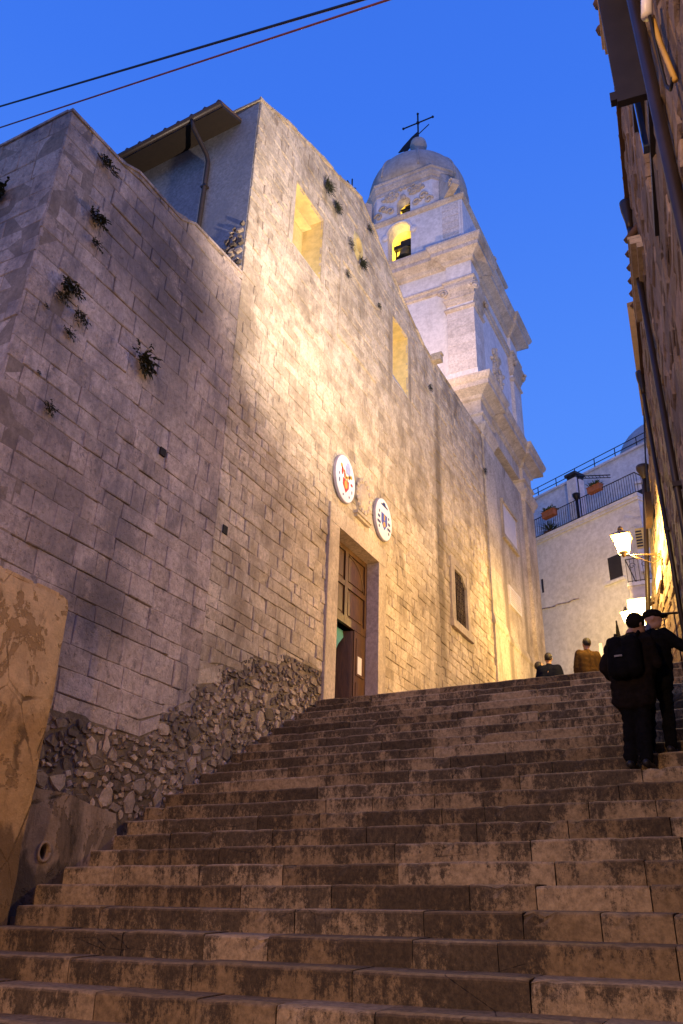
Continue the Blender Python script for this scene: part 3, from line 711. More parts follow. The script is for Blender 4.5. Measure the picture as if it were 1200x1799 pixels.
f = MB(); f.ring(foot, [(-.085, 24.90), (-.01, 24.94), (.0, 25.1), (.06, 25.14), (.06, 25.22), (-.085, 25.26)]); f.build('architrave', M['tower_trim'], tower)
f = MB(); f.ring(foot, [(-.06, 26.1), (.02, 26.14), (.08, 26.26), (.24, 26.36), (.38, 26.42), (.38, 26.62), (.44, 26.68), (.52, 26.84), (.52, 26.94), (.1, 27.06), (-.1, 27.08)]); f.build('upper_cornice', M['tower_trim'], tower)
# relief ornaments on the shaft
def relief(P, s0, z0, sw, sh, seed, n=26, d=.05):
    r = random.Random(seed); mb = MB()
    for k in range(n):
        a = r.uniform(0, 6.28); q = math.sqrt(r.random()); s = s0+sw*q*math.cos(a)*(1-.3*abs(math.sin(a))); z = z0+sh*q*math.sin(a)
        for sg in (1, -1):
            mb.ball(P(s0+sg*(s-s0), z, d*.4), (r.uniform(.06, .13), r.uniform(.06, .13), r.uniform(.06, .16)), 7, 5)
    for sg in (1, -1):
        for t in range(3):
            zc = z0 + sh*(.6-.6*t); mb.tube([P(s0+sg*(sw*.45+.16*(1-k/14)*math.cos(k*.6)), zc+.16*(1-k/14)*math.sin(k*.6), d*.8) for k in range(13)], .045, 5)
    return mb
PT = frame((TX1-.21, 0, 0), (0, 1, 0), (1, 0, 0)); PTF = frame((0, TY0+.22, 0), (1, 0, 0), (0, -1, 0))
relief(PT, 27.45, 22.9, .75, 1.0, 3).build('stucco_cartouche', M['tower_trim'], tower)
relief(PTF, -10.2, 23.0, .6, .8, 4).build('stucco_cartouche', M['tower_trim'], tower)
# lower side face: panels and joints
PL = frame((TX1-.13, 0, 0), (0, 1, 0), (1, 0, 0))
f = MB(); f.fbox(PL, 26.42, 28.05, 14.75, 16.06, .0, .05); fr_ = f.build('framed_panel', M['marble'], tower)
f = MB(); f.fbox(PL, 26.30, 28.17, 16.06, 16.2, .0, .12); f.fbox(PL, 26.30, 26.418, 14.75, 16.058, 0, .07); f.fbox(PL, 28.052, 28.17, 14.75, 16.058, 0, .07); f.fbox(PL, 26.30, 28.17, 14.6, 14.748, 0, .1); f.build('frame', M['tower_low'], fr_)
f = MB(); f.fbox(PL, 26.53, 27.95, 12.12, 12.86, .0, .06); pq = f.build('inscribed_plaque', M['marble'], tower)
f = MB()
for k in range(7):
    z = 12.22+k*.085; s = 26.64
    while s < 27.8:
        w = RNG.uniform(.03, .09); f.fbox(PL, s, min(s+w, 27.86), z, z+.035, .06, .064); s += w+.025
f.build('lettering', M['tower_trim'], pq)
for k in range(16):
    z0 = 11.0+k*.416
    for a, b in ((24.2, 25.42), (29.5, 30.73)):
        f = MB(); f.fbox(frame((TX1, 0, 0), (0, 1, 0), (1, 0, 0)), a+.004, b-.004, z0+.004, z0+.412, -.05, .012, RNG.random()); f.build('pilaster_block', M['tower_low'], tower)
# belfry stage
def arched_wall(P, s0, s1, z0, z1, cs, hw, zs, zspring, th, mb):
    n = 14; arch = [(cs+hw*math.cos(math.pi*k/n), zspring+hw*math.sin(math.pi*k/n)) for k in range(n+1)]
    for d, flip in ((0, 0), (-th, 1)):
        def Q(a, b, c, e_):
            vs = [P(*p, d) for p in (a, b, c, e_)]; mb.add(vs, [(0, 1, 2, 3)] if not flip else [(3, 2, 1, 0)])
        Q((s0, z0), (cs-hw, z0), (cs-hw, z1), (s0, z1)); Q((cs+hw, z0), (s1, z0), (s1, z1), (cs+hw, z1))
        if zs > z0+.001: Q((cs-hw, z0), (cs+hw, z0), (cs+hw, zs), (cs-hw, zs))
        for (a, b), (c, e_) in zip(arch, arch[1:]): Q((c, e_), (a, b), (a, z1), (c, z1))
    for e_ in (s0, s1): mb.add([P(e_, z0, 0), P(e_, z1, 0), P(e_, z1, -th), P(e_, z0, -th)], [(0, 1, 2, 3)])
    outline = [(cs+hw, zs)] + arch + [(cs-hw, zs)]
    for (a, b), (c, e_) in zip(outline, outline[1:] + outline[:1]):
        mb.add([P(a, b, 0), P(c, e_, 0), P(c, e_, -th), P(a, b, -th)], [(0, 1, 2, 3)])
BX0, BX1, BY0, BY1 = -13.2, -7.58, 24.32, 30.4
PB = frame((0, BY0, 0), (1, 0, 0), (0, -1, 0))
f = MB(); arched_wall(PB, BX0, BX1, 27.0, 29.9, -10.47, .545, 27.42, 29.02, .5, f)
f.box((BX1-.4, BY0+.5, 27.0), (BX1, BY1, 29.9)); f.box((BX0, BY0+.5, 27.0), (BX0+.4, BY1, 29.9)); f.box((BX0+.4, BY1-.4, 27.0), (BX1-.4, BY1, 29.9))
f.box((BX0+.4, BY0+.5, 27.0), (BX1-.4, BY1-.4, 27.1)); f.box((BX0+.4, BY0+.5, 29.8), (BX1-.4, BY1-.4, 29.9))
bel = f.build('belfry', M['white2'], tower)
f = MB(); f.tube([PB(-10.47+.60*math.cos(math.pi*k/14), 29.02+.60*math.sin(math.pi*k/14), .03) for k in range(15)], .05, 6)
for sg in (-1, 1): f.ball(PB(-10.47+sg*.66, 28.95, .04), (.16, .07, .18), 9, 6)
f.build('arch_moulding', M['white2'], bel)
f = MB(); f.fbox(PB, -8.55, -7.66, 27.35, 29.62, 0, .06, .6); f.fbox(PB, -8.60, -7.62, 27.22, 27.348, 0, .10); pil = f.build('pilaster', M['white2'], tower)
for k in range(6):
    f = MB(); f.fbox(PB, -8.46, -7.75, 27.42+k*.36, 27.42+k*.36+.34, .062, .085, RNG.random()); f.build('pilaster_block', M['tower'], pil)
sq = [(BX0, BY0), (BX1, BY0), (BX1, BY1), (BX0, BY1)]
f = MB(); f.ring(sq, [(0, 29.72), (.08, 29.76), (.14, 29.86), (.14, 29.94), (0, 30.0)]); f.build('string_course', M['tower_trim'], tower)
# octagonal drum, chamfered square
DX, DY, DH, DC = -10.25, 26.35, 2.0, .66
octa = [(DX-DH+DC, DY-DH), (DX+DH-DC, DY-DH), (DX+DH, DY-DH+DC), (DX+DH, DY+DH-DC), (DX+DH-DC, DY+DH), (DX-DH+DC, DY+DH), (DX-DH, DY+DH-DC), (DX-DH, DY-DH+DC)]
f = MB(); PO = frame((0, DY-DH, 0), (1, 0, 0), (0, -1, 0))
arched_wall(PO, octa[0][0], octa[1][0], 29.98, 31.9, -10.27, .325, 30.0, 30.78, .45, f)
for k in range(1, 8):
    a, b = V((*octa[k], 0)), V((*octa[(k+1) % 8], 0)); u = (b-a); nn = V((u.y, -u.x, 0)).normalized()
    f.add([(*octa[k], 29.98), (*octa[(k+1) % 8], 29.98), (*octa[(k+1) % 8], 31.9), (*octa[k], 31.9)], [(0, 1, 2, 3)])
    a2, b2 = a-nn*.4, b-nn*.4
    f.add([(a2.x, a2.y, 29.98), (b2.x, b2.y, 29.98), (b2.x, b2.y, 31.9), (a2.x, a2.y, 31.9)], [(3, 2, 1, 0)])
f.add([(*p, 29.97) for p in octa], [range(8)])
f.build('drum', M['white2'], tower)
f = MB(); f.ring(octa, [(0, 31.62), (.03, 31.66), (.03, 31.86), (.06, 31.9), (.09, 32.02), (.12, 32.08), (.12, 32.24), (.16, 32.30), (.16, 32.38), (.0, 32.48)]); f.build('drum_cornice', M['tower_trim'], tower)
# scroll brackets and stucco on the drum and beside it
f = relief(PO, -10.27, 31.35, 1.15, .3, 8, 20, .06)
for sg in (-1, 1):
    for (s, z) in ((.62, 30.5), (.95, 30.75), (1.2, 30.4)):
        f.tube([PO(-10.27+sg*(s+.2*(1-k/14)*math.cos(k*.6)), z+.22*(1-k/14)*math.sin(k*.6), .05) for k in range(13)], .055, 5)
f.build('stucco_scrolls', M['tower_trim'], tower)
for sx_, sy_ in ((1, -1), (-1, -1), (1, 1), (-1, 1)):
    bx, by = DX+sx_*1.75, DY+sy_*1.75; dr = V((sx_, sy_, 0)).normalized(); pr = V((-dr.y, dr.x, 0)); mb = MB(); pts = [(0, 30.0), (1.25, 30.0), (1.28, 30.25), (.95, 30.42), (.62, 30.7), (.38, 31.1), (.30, 31.6), (0, 31.6)]
    vs = [V((bx, by, z))+dr*a+pr*w for w in (-.16, .16) for a, z in pts]; n = len(pts)
    mb.add(vs, [list(range(n)), list(range(n, 2*n))[::-1]] + [(i, n+i, n+(i+1) % n, (i+1) % n) for i in range(n)])
    mb.tube([V((bx, by, 30.22))+dr*(1.05+.2*(1-k/12)*math.cos(k*.7))+V((0, 0, .2*(1-k/12)*math.sin(k*.7)))-pr*.18 for k in range(10)], .045, 5)
    mb.build('scroll_bracket', M['tower_trim'], tower)
f = MB(); prof = []
for k in range(13):
    t = k/12*math.pi/2; prof.append((2.34*math.cos(t)**.66+.02 if k < 12 else .16, 32.75+2.15*math.sin(t)))
f.lathe([(1.9, 32.3), (2.18, 32.4), (2.32, 32.55)] + prof, (-10.38, 26.4, 0), 40); dome = f.build('dome', M['dome'], tower)
f = MB()
for k in range(8):
    w = math.pi/8+k*math.pi/4
    f.tube([(-10.38+(r+.005)*math.cos(w), 26.4+(r+.005)*math.sin(w), z) for r, z in prof], [.05]*12+[.03], 6)
f.build('dome_rib', M['dome'], dome)
f = MB(); f.lathe([(.62, 34.7), (.40, 35.0), (.28, 35.5), (.26, 36.1), (.30, 36.2), (.22, 36.3), (.38, 36.5), (.43, 36.75), (.38, 37.0), (.18, 37.18), (.04, 37.24)], (-10.3, 26.4, 0), 16); f.build('finial_ball', M['dome'], tower)
f = MB(); f.tube([(-10.3, 26.4, 37.1), (-10.3, 26.4, 39.15)], .045, 6); f.tube([(-11.1, 26.4, 38.5), (-9.5, 26.4, 38.5)], .036, 6)
for p in ((-11.1, 38.5), (-9.5, 38.5), (-10.3, 39.18)): f.ball((p[0], 26.4, p[1]), .07, 6, 5)
f.ball((-10.3, 26.4, 38.5), .10, 6, 5); f.build('tower_cross', M['iron'], tower)
f = MB(); vp = [(-10.28, 37.75), (-10.62, 37.45), (-11.05, 36.95), (-11.3, 36.6), (-11.05, 36.62), (-10.9, 36.5), (-10.5, 37.0), (-10.28, 37.3)]; n = len(vp)
f.add([(a, 26.30+(a+10.3)*.12, b) for a, b in vp] + [(a, 26.35+(a+10.3)*.12, b) for a, b in vp], [list(range(n)), list(range(n, 2*n))[::-1]] + [(i, n+i, n+(i+1) % n, (i+1) % n) for i in range(n)]); f.tube([(-10.35, 26.4, 37.6), (-9.75, 26.5, 38.2)], .025, 5)
f.build('weather_vane', M['iron'], tower)
# bells
def bell(name, c, r, label, beam):
    b = thing(name, label, 'bell', c, group='bells hanging in the tower')
    f = MB(); f.lathe([(r, 0), (r*.93, r*.12), (r*.74, r*.45), (r*.62, r*.95), (r*.55, r*1.35), (r*.34, r*1.58), (r*.1, r*1.64)], c, 20); f.build('bell_body', M['bronze'], b)
    f = MB(); f.box((c[0]-beam, c[1]-.09, c[2]+r*1.66), (c[0]+beam, c[1]+.09, c[2]+r*2.05)); f.box((c[0]-r*.5, c[1]-.08, c[2]+r*2.05), (c[0]+r*.5, c[1]+.08, c[2]+r*2.5)); f.build('yoke', M['iron'], b)
    f = MB(); f.tube([(c[0], c[1], c[2]+r*1.2), (c[0], c[1], c[2]-r*.18)], [.02, .035], 6); f.ball((c[0], c[1], c[2]-r*.15), r*.12, 6, 5); f.build('clapper', M['iron'], b)
    f = MB(); f.tube([(c[0]-beam+.03, c[1]+.15, c[2]-.2), (c[0]-beam+.03, c[1]+.15, c[2]+r*2.6)], .035, 6); f.tube([(c[0]-beam, c[1]+.15, c[2]+r*2.55), (c[0]+beam, c[1]+.15, c[2]+r*2.6)], .03, 6)
    f.tube([(c[0]+beam-.03, c[1]+.15, c[2]-.2), (c[0]+beam-.03, c[1]+.15, c[2]+r*2.6)], .03, 6); f.build('hanging_frame', M['iron'], b)
bell('church_bell', (-10.34, 24.8, 27.75), .47, 'large dark bell in the lower lit arch of the tower', .56)
bell('church_bell', (-10.22, 24.85, 30.3), .29, 'small dark bell in the upper lit arch just under the dome', .34)

# ------------------------------------------------------------------ crests beside the cartouche
def oval(P, cs, cz, a, b, n=40): return [(cs+a*math.cos(2*math.pi*k/n), cz+b*math.sin(2*math.pi*k/n)) for k in range(n)]
def crest(name, label, cs, cz, a, b):
    t = thing(name, label, 'crest', PF(cs, cz-b, .03), group='oval painted crests over the church door')
    f = MB(); f.fpoly(PF, oval(PF, cs, cz, a, b), .03, .085); f.build('rim', M['sign_edge'], t)
    f = MB(); f.fpoly(PF, oval(PF, cs, cz, a*.955, b*.965), .08, .095); f.build('plate', M['sign'], t); return t
def pc(t, name, mat, polys, d=.099):
    f = MB()
    for p in polys: f.fpoly(PF, p, .094, d)
    f.build(name, mat, t)
def ell(cs, cz, a, b, n=12): return [(cs+a*math.cos(2*math.pi*k/n), cz+b*math.sin(2*math.pi*k/n)) for k in range(n)]
c1s, c1z = 13.68, 10.39
t = crest('oval_crest', 'oval white crest with red and gold shield, left of the stone cartouche above the door', c1s, c1z, .46, .56)
pc(t, 'shield', M['red'], [[(c1s-.13, c1z-.02), (c1s+.15, c1z-.02), (c1s+.15, c1z-.18), (c1s+.01, c1z-.34), (c1s-.13, c1z-.18)]])
pc(t, 'shield_charge', M['gold'], [ell(c1s+.01, c1z-.14, .07, .10)], .103)
pc(t, 'crossed_key', M['gold'], [[(c1s-.22, c1z+.22), (c1s-.17, c1z+.24), (c1s+.12, c1z+.0), (c1s+.07, c1z-.02)], ell(c1s-.20, c1z+.24, .05, .05)])
pc(t, 'crossed_key', M['gold'], [[(c1s+.26, c1z+.12), (c1s+.21, c1z+.16), (c1s-.08, c1z+.02), (c1s-.03, c1z-.02)], ell(c1s+.25, c1z+.15, .05, .05)])
pc(t, 'tiara', M['grey_blue'], [[(c1s-.0, c1z+.14), (c1s+.20, c1z+.14), (c1s+.22, c1z+.30), (c1s+.15, c1z+.44), (c1s+.06, c1z+.44), (c1s-.02, c1z+.30)]])
pc(t, 'red_ribbon', M['red'], [ell(c1s-.16, c1z+.13, .04, .10), ell(c1s-.06, c1z+.10, .03, .10), ell(c1s+.28, c1z-.03, .05, .035), ell(c1s+.16, c1z+.10, .03, .06)])
pc(t, 'small_tassel', M['navy'], [ell(c1s-.10, c1z-.42, .025, .03), ell(c1s+.18, c1z-.37, .025, .03), ell(c1s-.28, c1z-.15, .025, .06), ell(c1s-.30, c1z+.0, .02, .04), ell(c1s+.30, c1z-.2, .02, .05)])
c2s, c2z = 15.66, 10.33
t = crest('oval_crest', 'oval white crest with blue shield and dark hat, right of the stone cartouche', c2s, c2z, .46, .53)
pc(t, 'shield', M['blue'], [[(c2s-.15, c2z+.14), (c2s+.17, c2z+.14), (c2s+.17, c2z-.10), (c2s+.01, c2z-.28), (c2s-.15, c2z-.10)]])
pc(t, 'shield_charge', M['gold'], [ell(c2s+.01, c2z-.13, .06, .07), [(c2s-.02, c2z+.12), (c2s+.04, c2z+.12), (c2s+.04, c2z-.02), (c2s-.02, c2z-.02)]], .103)
pc(t, 'hat', M['navy'], [[(c2s-.16, c2z+.33), (c2s+.20, c2z+.33), (c2s+.20, c2z+.37), (c2s+.09, c2z+.38), (c2s+.06, c2z+.44), (c2s-.04, c2z+.44), (c2s-.07, c2z+.38), (c2s-.16, c2z+.37)]])
pc(t, 'tassel', M['navy'], [ell(c2s+sg*x_, c2z+z_, .032, .04) for sg in (-1, 1) for x_, z_ in ((.26, .12), (.25, -.02), (.31, -.02), (.22, -.16), (.28, -.16), (.33, -.16), (.26, -.27))])

# ------------------------------------------------------------------ ochre house corner and drain wall (left foreground)
hc = thing('house_corner', 'ochre plastered wall end with a damp dark base at the left edge of the stairs', 'wall', (-7.0, 5.0, 0))
def rough_face(mb, P, s0, s1, z0, z1, ns, nz, amp, edge, top_=None):
    """uneven hand plastered face: a grid whose depth, right edge and top edge wander"""
    vs = []
    for i in range(ns+1):
        for k in range(nz+1):
            a = s0+(s1-s0)*i/ns; b = z0+(z1-z0)*k/nz
            q = V((a*.9, b*.9, 3.3)); d = amp*(MN.noise(q)+.5*MN.noise(q*2.7)+.3*MN.noise(q*7))
            if i >= ns-1: a += edge*(MN.noise(V((b*1.7, 1, 1)))+.6*MN.noise(V((b*6, 2, 2)))); d -= (i-ns+1)*.02
            if k >= nz-1: b += edge*1.6*(MN.noise(V((a*2, 5, 1)))+.6*MN.noise(V((a*8, 2, 7)))); d -= (k-nz+1)*.03
            vs.append(P(a, b, d))
    m = nz+1
    mb.add(vs, [(i*m+k, (i+1)*m+k, (i+1)*m+k+1, i*m+k+1) for i in range(ns) for k in range(nz)], .5, True)
    eds = [(ns*m+k) for k in range(m)]; tp_ = [(i*m+nz) for i in range(ns+1)]
    mb.add([vs[e_] for e_ in eds] + [vs[e_]-(P(0, 0, 1)-P(0, 0, 0))*.6 for e_ in eds], [(k, m+k, m+k+1, k+1) for k in range(m-1)])
    mb.add([vs[e_] for e_ in tp_] + [vs[e_]-(P(0, 0, 1)-P(0, 0, 0))*2.2+V((0, 0, .1)) for e_ in tp_], [(k, k+1, ns+2+k, ns+1+k) for k in range(ns)])
f = MB(); PHC = frame((-6.85, 0, 0), (0, 1, 0), (1, 0, 0)); rough_face(f, PHC, 1.0, 6.42, -.1, 4.97, 54, 50, .028, .03); w_ = f.build('plaster_wall', M['ochre'], hc)
f = MB(); f.box((-9.5, 1.0, -.1), (-6.95, 6.36, 4.90)); f.build('wall_core', M['mortar'], hc)
f = MB()
for k in range(12): f.box((-9.4, 1.1+k*.44, 4.93), (-6.86+RNG.uniform(-.05, .01), 1.1+k*.44+RNG.uniform(.3, .43), 4.96+RNG.uniform(0, .05)))
f.build('ragged_top', M['ochre'], hc, kind='stuff')
dw = thing('drain_wall', 'low mossy plastered plinth with a round drain hole beside the steps', 'wall', (-7.1, 7.2, 1))
PW = frame((-7.06, 0, 0), (0, 1, 0), (1, 0, 0))
f = MB(); hs, hz, hr = 6.90, 2.33, .065; n = 24
top_ = [(6.43, 2.96), (6.75, 2.93), (7.1, 2.95), (7.5, 2.88), (7.92, 2.84), (8.0, 2.55)]
out = []
circ = [(hs+hr*math.cos(2*math.pi*k/n), hz+hr*1.15*math.sin(2*math.pi*k/n)) for k in range(n)]
f.add([PW(*p, 0) for p in circ] + [PW(*p, -.25) for p in circ], [(k, n+k, n+(k+1) % n, (k+1) % n) for k in range(n)] + [list(range(n, 2*n))])
sqr = []
for k in range(n):
    w = 2*math.pi*k/n; c_, s_ = math.cos(w), math.sin(w); m_ = max(abs(c_), abs(s_)); sqr.append((hs+.2*c_/m_, hz+.2*s_/m_))
f.add([PW(*p, 0) for p in circ] + [PW(*p, 0) for p in sqr], [(k, (k+1) % n, n+(k+1) % n, n+k) for k in range(n)])
for a, b, c_, d_ in ((6.40, hs-.2, .8, 2.53), (hs-.2, hs+.2, .8, hz-.2), (hs+.2, 8.0, .8, 2.53)): f.add([PW(a, c_, 0), PW(b, c_, 0), PW(b, d_, 0), PW(a, d_, 0)], [(0, 1, 2, 3)])
tp = fx(top_); ss_ = [6.40, 6.7, 7.1, 7.5, 7.92, 8.0]
for a, b in zip(ss_, ss_[1:]):
    f.add([PW(a, 2.53, 0), PW(b, 2.53, 0), PW(b, tp(b), 0), PW(a, tp(a), 0), PW(b, tp(b)+.03, -.22), PW(a, tp(a)+.03, -.22)], [(0, 1, 2, 3), (3, 2, 4, 5)])
f.add([PW(8.0, .8, 0), PW(8.0, 2.56, 0), PW(8.0, 2.56, -.3), PW(8.0, .8, -.3)], [(0, 1, 2, 3)])
f.build('plinth', M['drainwall'], dw)
f = MB(); f.tube([PW(p[0], p[1], .006) for p in [(hs+.082*math.cos(k*math.pi/8), hz+.094*math.sin(k*math.pi/8)) for k in range(17)]], .018, 6); f.build('pipe_collar', M['drainwall'], dw)
f = MB(); f.fpoly(PW, [(p[0]*.0+hs+.06*math.cos(k*math.pi/8), hz+.07*math.sin(k*math.pi/8)) for k in range(16)], -.24, -.22); f.build('drain_mouth', M['black'], dw)

# ------------------------------------------------------------------ right-hand house
AZ = math.radians(-6.5); RU = V((math.sin(AZ), math.cos(AZ), 0)); RN = V((-math.cos(AZ), math.sin(AZ), 0))
RO = V((-.65, 9.2, 0)) - RU*9.26
PR = frame(RO, RU, RN)                        # s is roughly the world y; d is out into the street
house = thing('stone_house', 'dark rubble stone house with downpipes closing the right side of the stairs', 'house', (1.5, 4.5, 0))
f = MB(); f.fbox(PR, -7, 9.76, -.2, 7.66, -6, -.05); f.build('wall_core', M['mortar'], house)
q = course_quads(-1.0, 9.78, 3.6, 7.62, lambda s: 7.62, zero, [(3.0, 4.05, 5.35, 6.32)], .17, .30)
lay(q, PR, M['right'], house, 300, lambda q: abs(q[0][0]-5.5) + abs(q[0][1]-6)*.6, name='wall_stone', proud=(-.012, .006), bev=.016)
q = course_quads(-1.0, 9.78, 0, 3.6, lambda s: 3.6, zero, [], .22, .40)
lay(q, PR, M['right'], house, 0, lambda q: 0, name='lower_stone', proud=(-.03, .01), bev=.025)
PRE = frame(PR(9.76, 0, 0), -RN, RU)
q = course_quads(0, 2.0, 3.5, 7.6, lambda s: 7.6, zero, [], .2, .36); lay(q, PRE, M['right'], house, 0, lambda q: 0, name='end_stone', proud=(-.01, .03), bev=.03)
f = MB(); f.fbox(PR, -7, 9.80, 7.66, 7.70, -1.5, .03); f.build('eave_slab', M['tile'], house)
for k in range(46):
    s = -1 + k*.235; f = MB(); f.tube([PR(s, 7.745, .018), PR(s, 7.95, -.9)], .05, 6, RNG.random()); f.build('roof_tile', M['tile'], house)
def canopy(s0, s1, z, d):
    f = MB(); f.fbox(PR, s0, s1, z, z+.05, -.02, d); f.fbox(PR, s0, s1, z-.05, z-.003, -.02, d*.45); f.fbox(PR, s0, s1, z+.053, z+.08, -.02, d+.012); c = f.build('window_canopy', M['smooth_stone'], house)
    n = max(2, int((s1-s0)/.16))
    for k in range(n):
        s = s0+.08+k*(s1-s0-.16)/(n-1); f = MB(); f.tube([PR(s, z+.115, d+.012), PR(s, z+.30, -.05)], .036, 6, RNG.random()); f.build('canopy_tile', M['tile'], c)
canopy(1.2, 3.56, 6.42, .14); canopy(5.42, 6.42, 6.62, .085)
f = MB(); f.fbox(PR, 3.0, 4.05, 5.35, 6.32, -.25, -.2); win = f.build('window', M['glass'], house)
for z in (5.35, 6.26): 
    f = MB(); f.fbox(PR, 3.0, 4.05, z, z+.06, -.2, .02); f.build('window_frame', M['shutter'], win)
f = MB(); f.fbox(PR, 3.08, 3.12, 5.38, 6.28, .0, .16); f.fbox(PR, 3.08, 3.12, 5.4, 5.46, .16, .19); f.build('shutter', M['shutter'], win)
f = MB(); f.fbox(PR, 3.42, 3.47, 5.4, 6.2, .02, .05); f.build('pane_edge', M['glass'], win)
def pipe(s, z0, z1, r, d=.035, head=None):
    f = MB(); f.tube([PR(s, z0, d), PR(s, z1, d)], r, 10); p = f.build('downpipe', M['pipe'], house)
    if head:
        f = MB(); c = PR(s, z1, d); f.lathe([(r*1.05, -.02), (r*1.2, .06), (head, .2), (head*1.05, .26), (head*1.05, .30)], c, 14); f.build('rain_hopper', M['pipe'], p)
    for z in (z0+.8, z0+2.0):
        if z < z1-.3:
            f = MB(); f.fbox(PR, s-r*1.3, s+r*1.3, z, z+.04, 0, d+r*1.15); f.build('pipe_clip', M['pipe'], p)
pipe(2.74, 1.0, 7.6, .028); pipe(5.85, 2.6, 7.22, .026, .038, .05); pipe(8.75, 3.6, 7.42, .024, .036, .05)
# lamp-side house further along, battered face lit by the lamp
lh = thing('buttressed_house', 'rough stone house face beyond the downpipes, lit golden by the bracket lamp', 'house', (-.5, 11.2, LAND))
def PH(s, z, d=0):                            # s: 0 near .. 4.4 far, battered face
    k = 1.553; zz = (z-1.58)/k+1.58
    x0 = (-.70 - .02*(6-zz))*k; x1 = (-1.29 + (zz-6.1)*.118)*k; y0, y1 = 9.75*k, 12.5*k
    a = V((x0, y0, z)); b = V((x1, y1, z)); u = (b-a); nn = V((-u.y, u.x, 0)).normalized()
    return a + u*(s/4.38) + nn*d
q = course_quads(0, 4.38, 5.2, 14.0, lambda s: 14.0, zero, [], .27, .48)
lay(q, PH, M['right'], lh, 200, lambda q: q[0][1], name='wall_stone', proud=(-.015, .035), bev=.03)
f = MB()
f.add([PH(0, 4.5, -.03), PH(4.38, 4.5, -.03), PH(4.38, 14, -.03), PH(0, 14, -.03), (3, 15.2, 4.5), (3, 19.4, 4.5), (3, 19.4, 14), (3, 15.2, 14)], [(0, 1, 2, 3), (1, 5, 6, 2), (3, 2, 6, 7), (0, 3, 7, 4)])
f.build('wall_core', M['mortar'], lh)
f = MB(); f.add([PH(-.05, 14, .15), PH(4.5, 14, .15), (3, 19.5, 14), (3, 15.1, 14), PH(-.05, 14.1, .15), PH(4.5, 14.1, .15), (3, 19.5, 14.4), (3, 15.1, 14.4)], [(0, 1, 2, 3), (4, 7, 6, 5), (0, 4, 5, 1), (1, 5, 6, 2)]); f.build('roof_edge', M['tile'], lh)
f = MB(); f.tube([PH(4.0, 7.5, .12), PH(4.0, 11.9, .12)], .055, 8); p_ = f.build('downpipe', M['pipe'], lh)
f = MB(); f.lathe([(.06, -.02), (.08, .08), (.16, .25), (.16, .34)], PH(4.0, 11.9, .12), 12); f.build('rain_hopper', M['pipe'], p_)
f = MB()
for k in range(3): f.tube([PH(3.4-.18*k, 13.4, .05), PH(3.2-.3*k, 11.8, .08), PH(2.9-.45*k, 10.3, .06), PH(2.6-.45*k, 9.4, .05)], .016, 5)
f.build('wall_cable', M['cable_black'], lh)
f = MB(); f.fbox(PH, 1.8, 2.4, 9.8, 10.4, .05, .18); f.build('junction_box', M['rust'], lh)
f = MB(); f.fbox(PH, 1.3, 2.1, 8.15, 8.45, .05, .09); f.build('number_plate', M['marble'], lh)

# ------------------------------------------------------------------ lanterns
def lantern(c, label, wall_pt, sc=1.0):
    c = V(c); t = thing('street_lamp', label, 'street lamp', c, group='lit street lanterns')
    w0, w1, h = .10*sc, .165*sc, .34*sc
    f = MB(); f.add([c+V((a*w0, b*w0, -h/2)) for a, b in ((-1, -1), (1, -1), (1, 1), (-1, 1))] + [c+V((a*w1, b*w1, h/2)) for a, b in ((-1, -1), (1, -1), (1, 1), (-1, 1))],
        [(0, 1, 5, 4), (1, 2, 6, 5), (2, 3, 7, 6), (3, 0, 4, 7)]); f.build('glass_panes', M['lamp_glass'], t)
    for a, b in ((-1, -1), (1, -1), (1, 1), (-1, 1)):
        f = MB(); f.tube([c+V((a*w0, b*w0, -h/2)), c+V((a*w1, b*w1, h/2))], .010*sc, 5); f.build('frame_bar', M['lead'], t)
    f = MB(); z = c.z+h/2; f.ring([(c.x-w1, c.y-w1), (c.x+w1, c.y-w1), (c.x+w1, c.y+w1), (c.x-w1, c.y+w1)], [(.02, z), (.035, z+.015), (.02, z+.03), (-w1*.62, z+.12*sc), (-w1*.75, z+.17*sc)]); f.build('cap', M['lead'], t)
    f = MB(); f.lathe([(.05*sc, 0), (.06*sc, .03*sc), (.045*sc, .07*sc), (.015*sc, .10*sc)], (c.x, c.y, z+.165*sc), 10); f.build('finial', M['lead'], t)
    f = MB(); f.lathe([(.02*sc, -.10*sc), (.05*sc, -.06*sc), (.045*sc, -.03*sc), (.10*sc, 0)], (c.x, c.y, c.z-h/2), 10); f.build('base_cup', M['lead'], t)
    f = MB(); f.ball(c, (.03*sc, .03*sc, .05*sc), 8, 6); f.build('bulb', M['bulb'], t)
    wp = V(wall_pt); b0 = c+V((0, 0, -h/2-.07*sc)); f = MB(); f.tube([b0, V((wp.x, wp.y, b0.z+.03))], .016*sc, 7)
    d = V((wp.x, wp.y, b0.z))-b0
    f.tube([b0+d*.18+V((0, 0, -.01)), b0+d*.45+V((0, 0, -.08*sc)), b0+d*.75+V((0, 0, -.17*sc)), b0+d*.92+V((0, 0, -.12*sc)), b0+d]  , .011*sc, 6)
    for cc, rr in ((.35, .05), (.86, .055)):
        f.tube([b0+d*cc+V((0, 0, -.055*sc))+d.normalized()*rr*sc*math.cos(k*.6)*(1-k/16)+V((0, 0, rr*sc*math.sin(k*.6)*(1-k/16))) for k in range(13)], .008*sc, 5)
    f.tube([V((wp.x, wp.y, b0.z-.22*sc)), V((wp.x, wp.y, b0.z+.1*sc))], .02*sc, 6); f.build('bracket', M['lead'], t)
    return t
lantern(LAMP_A, 'large lit lantern on a scrolled iron bracket fixed to the golden stone wall', PH(1.15, 8.5, .03), .98)
lantern(LAMP_B, 'small lit lantern farther up the alley, just above the two people at the right', (-2.0, 25.2, 10.2), .8)
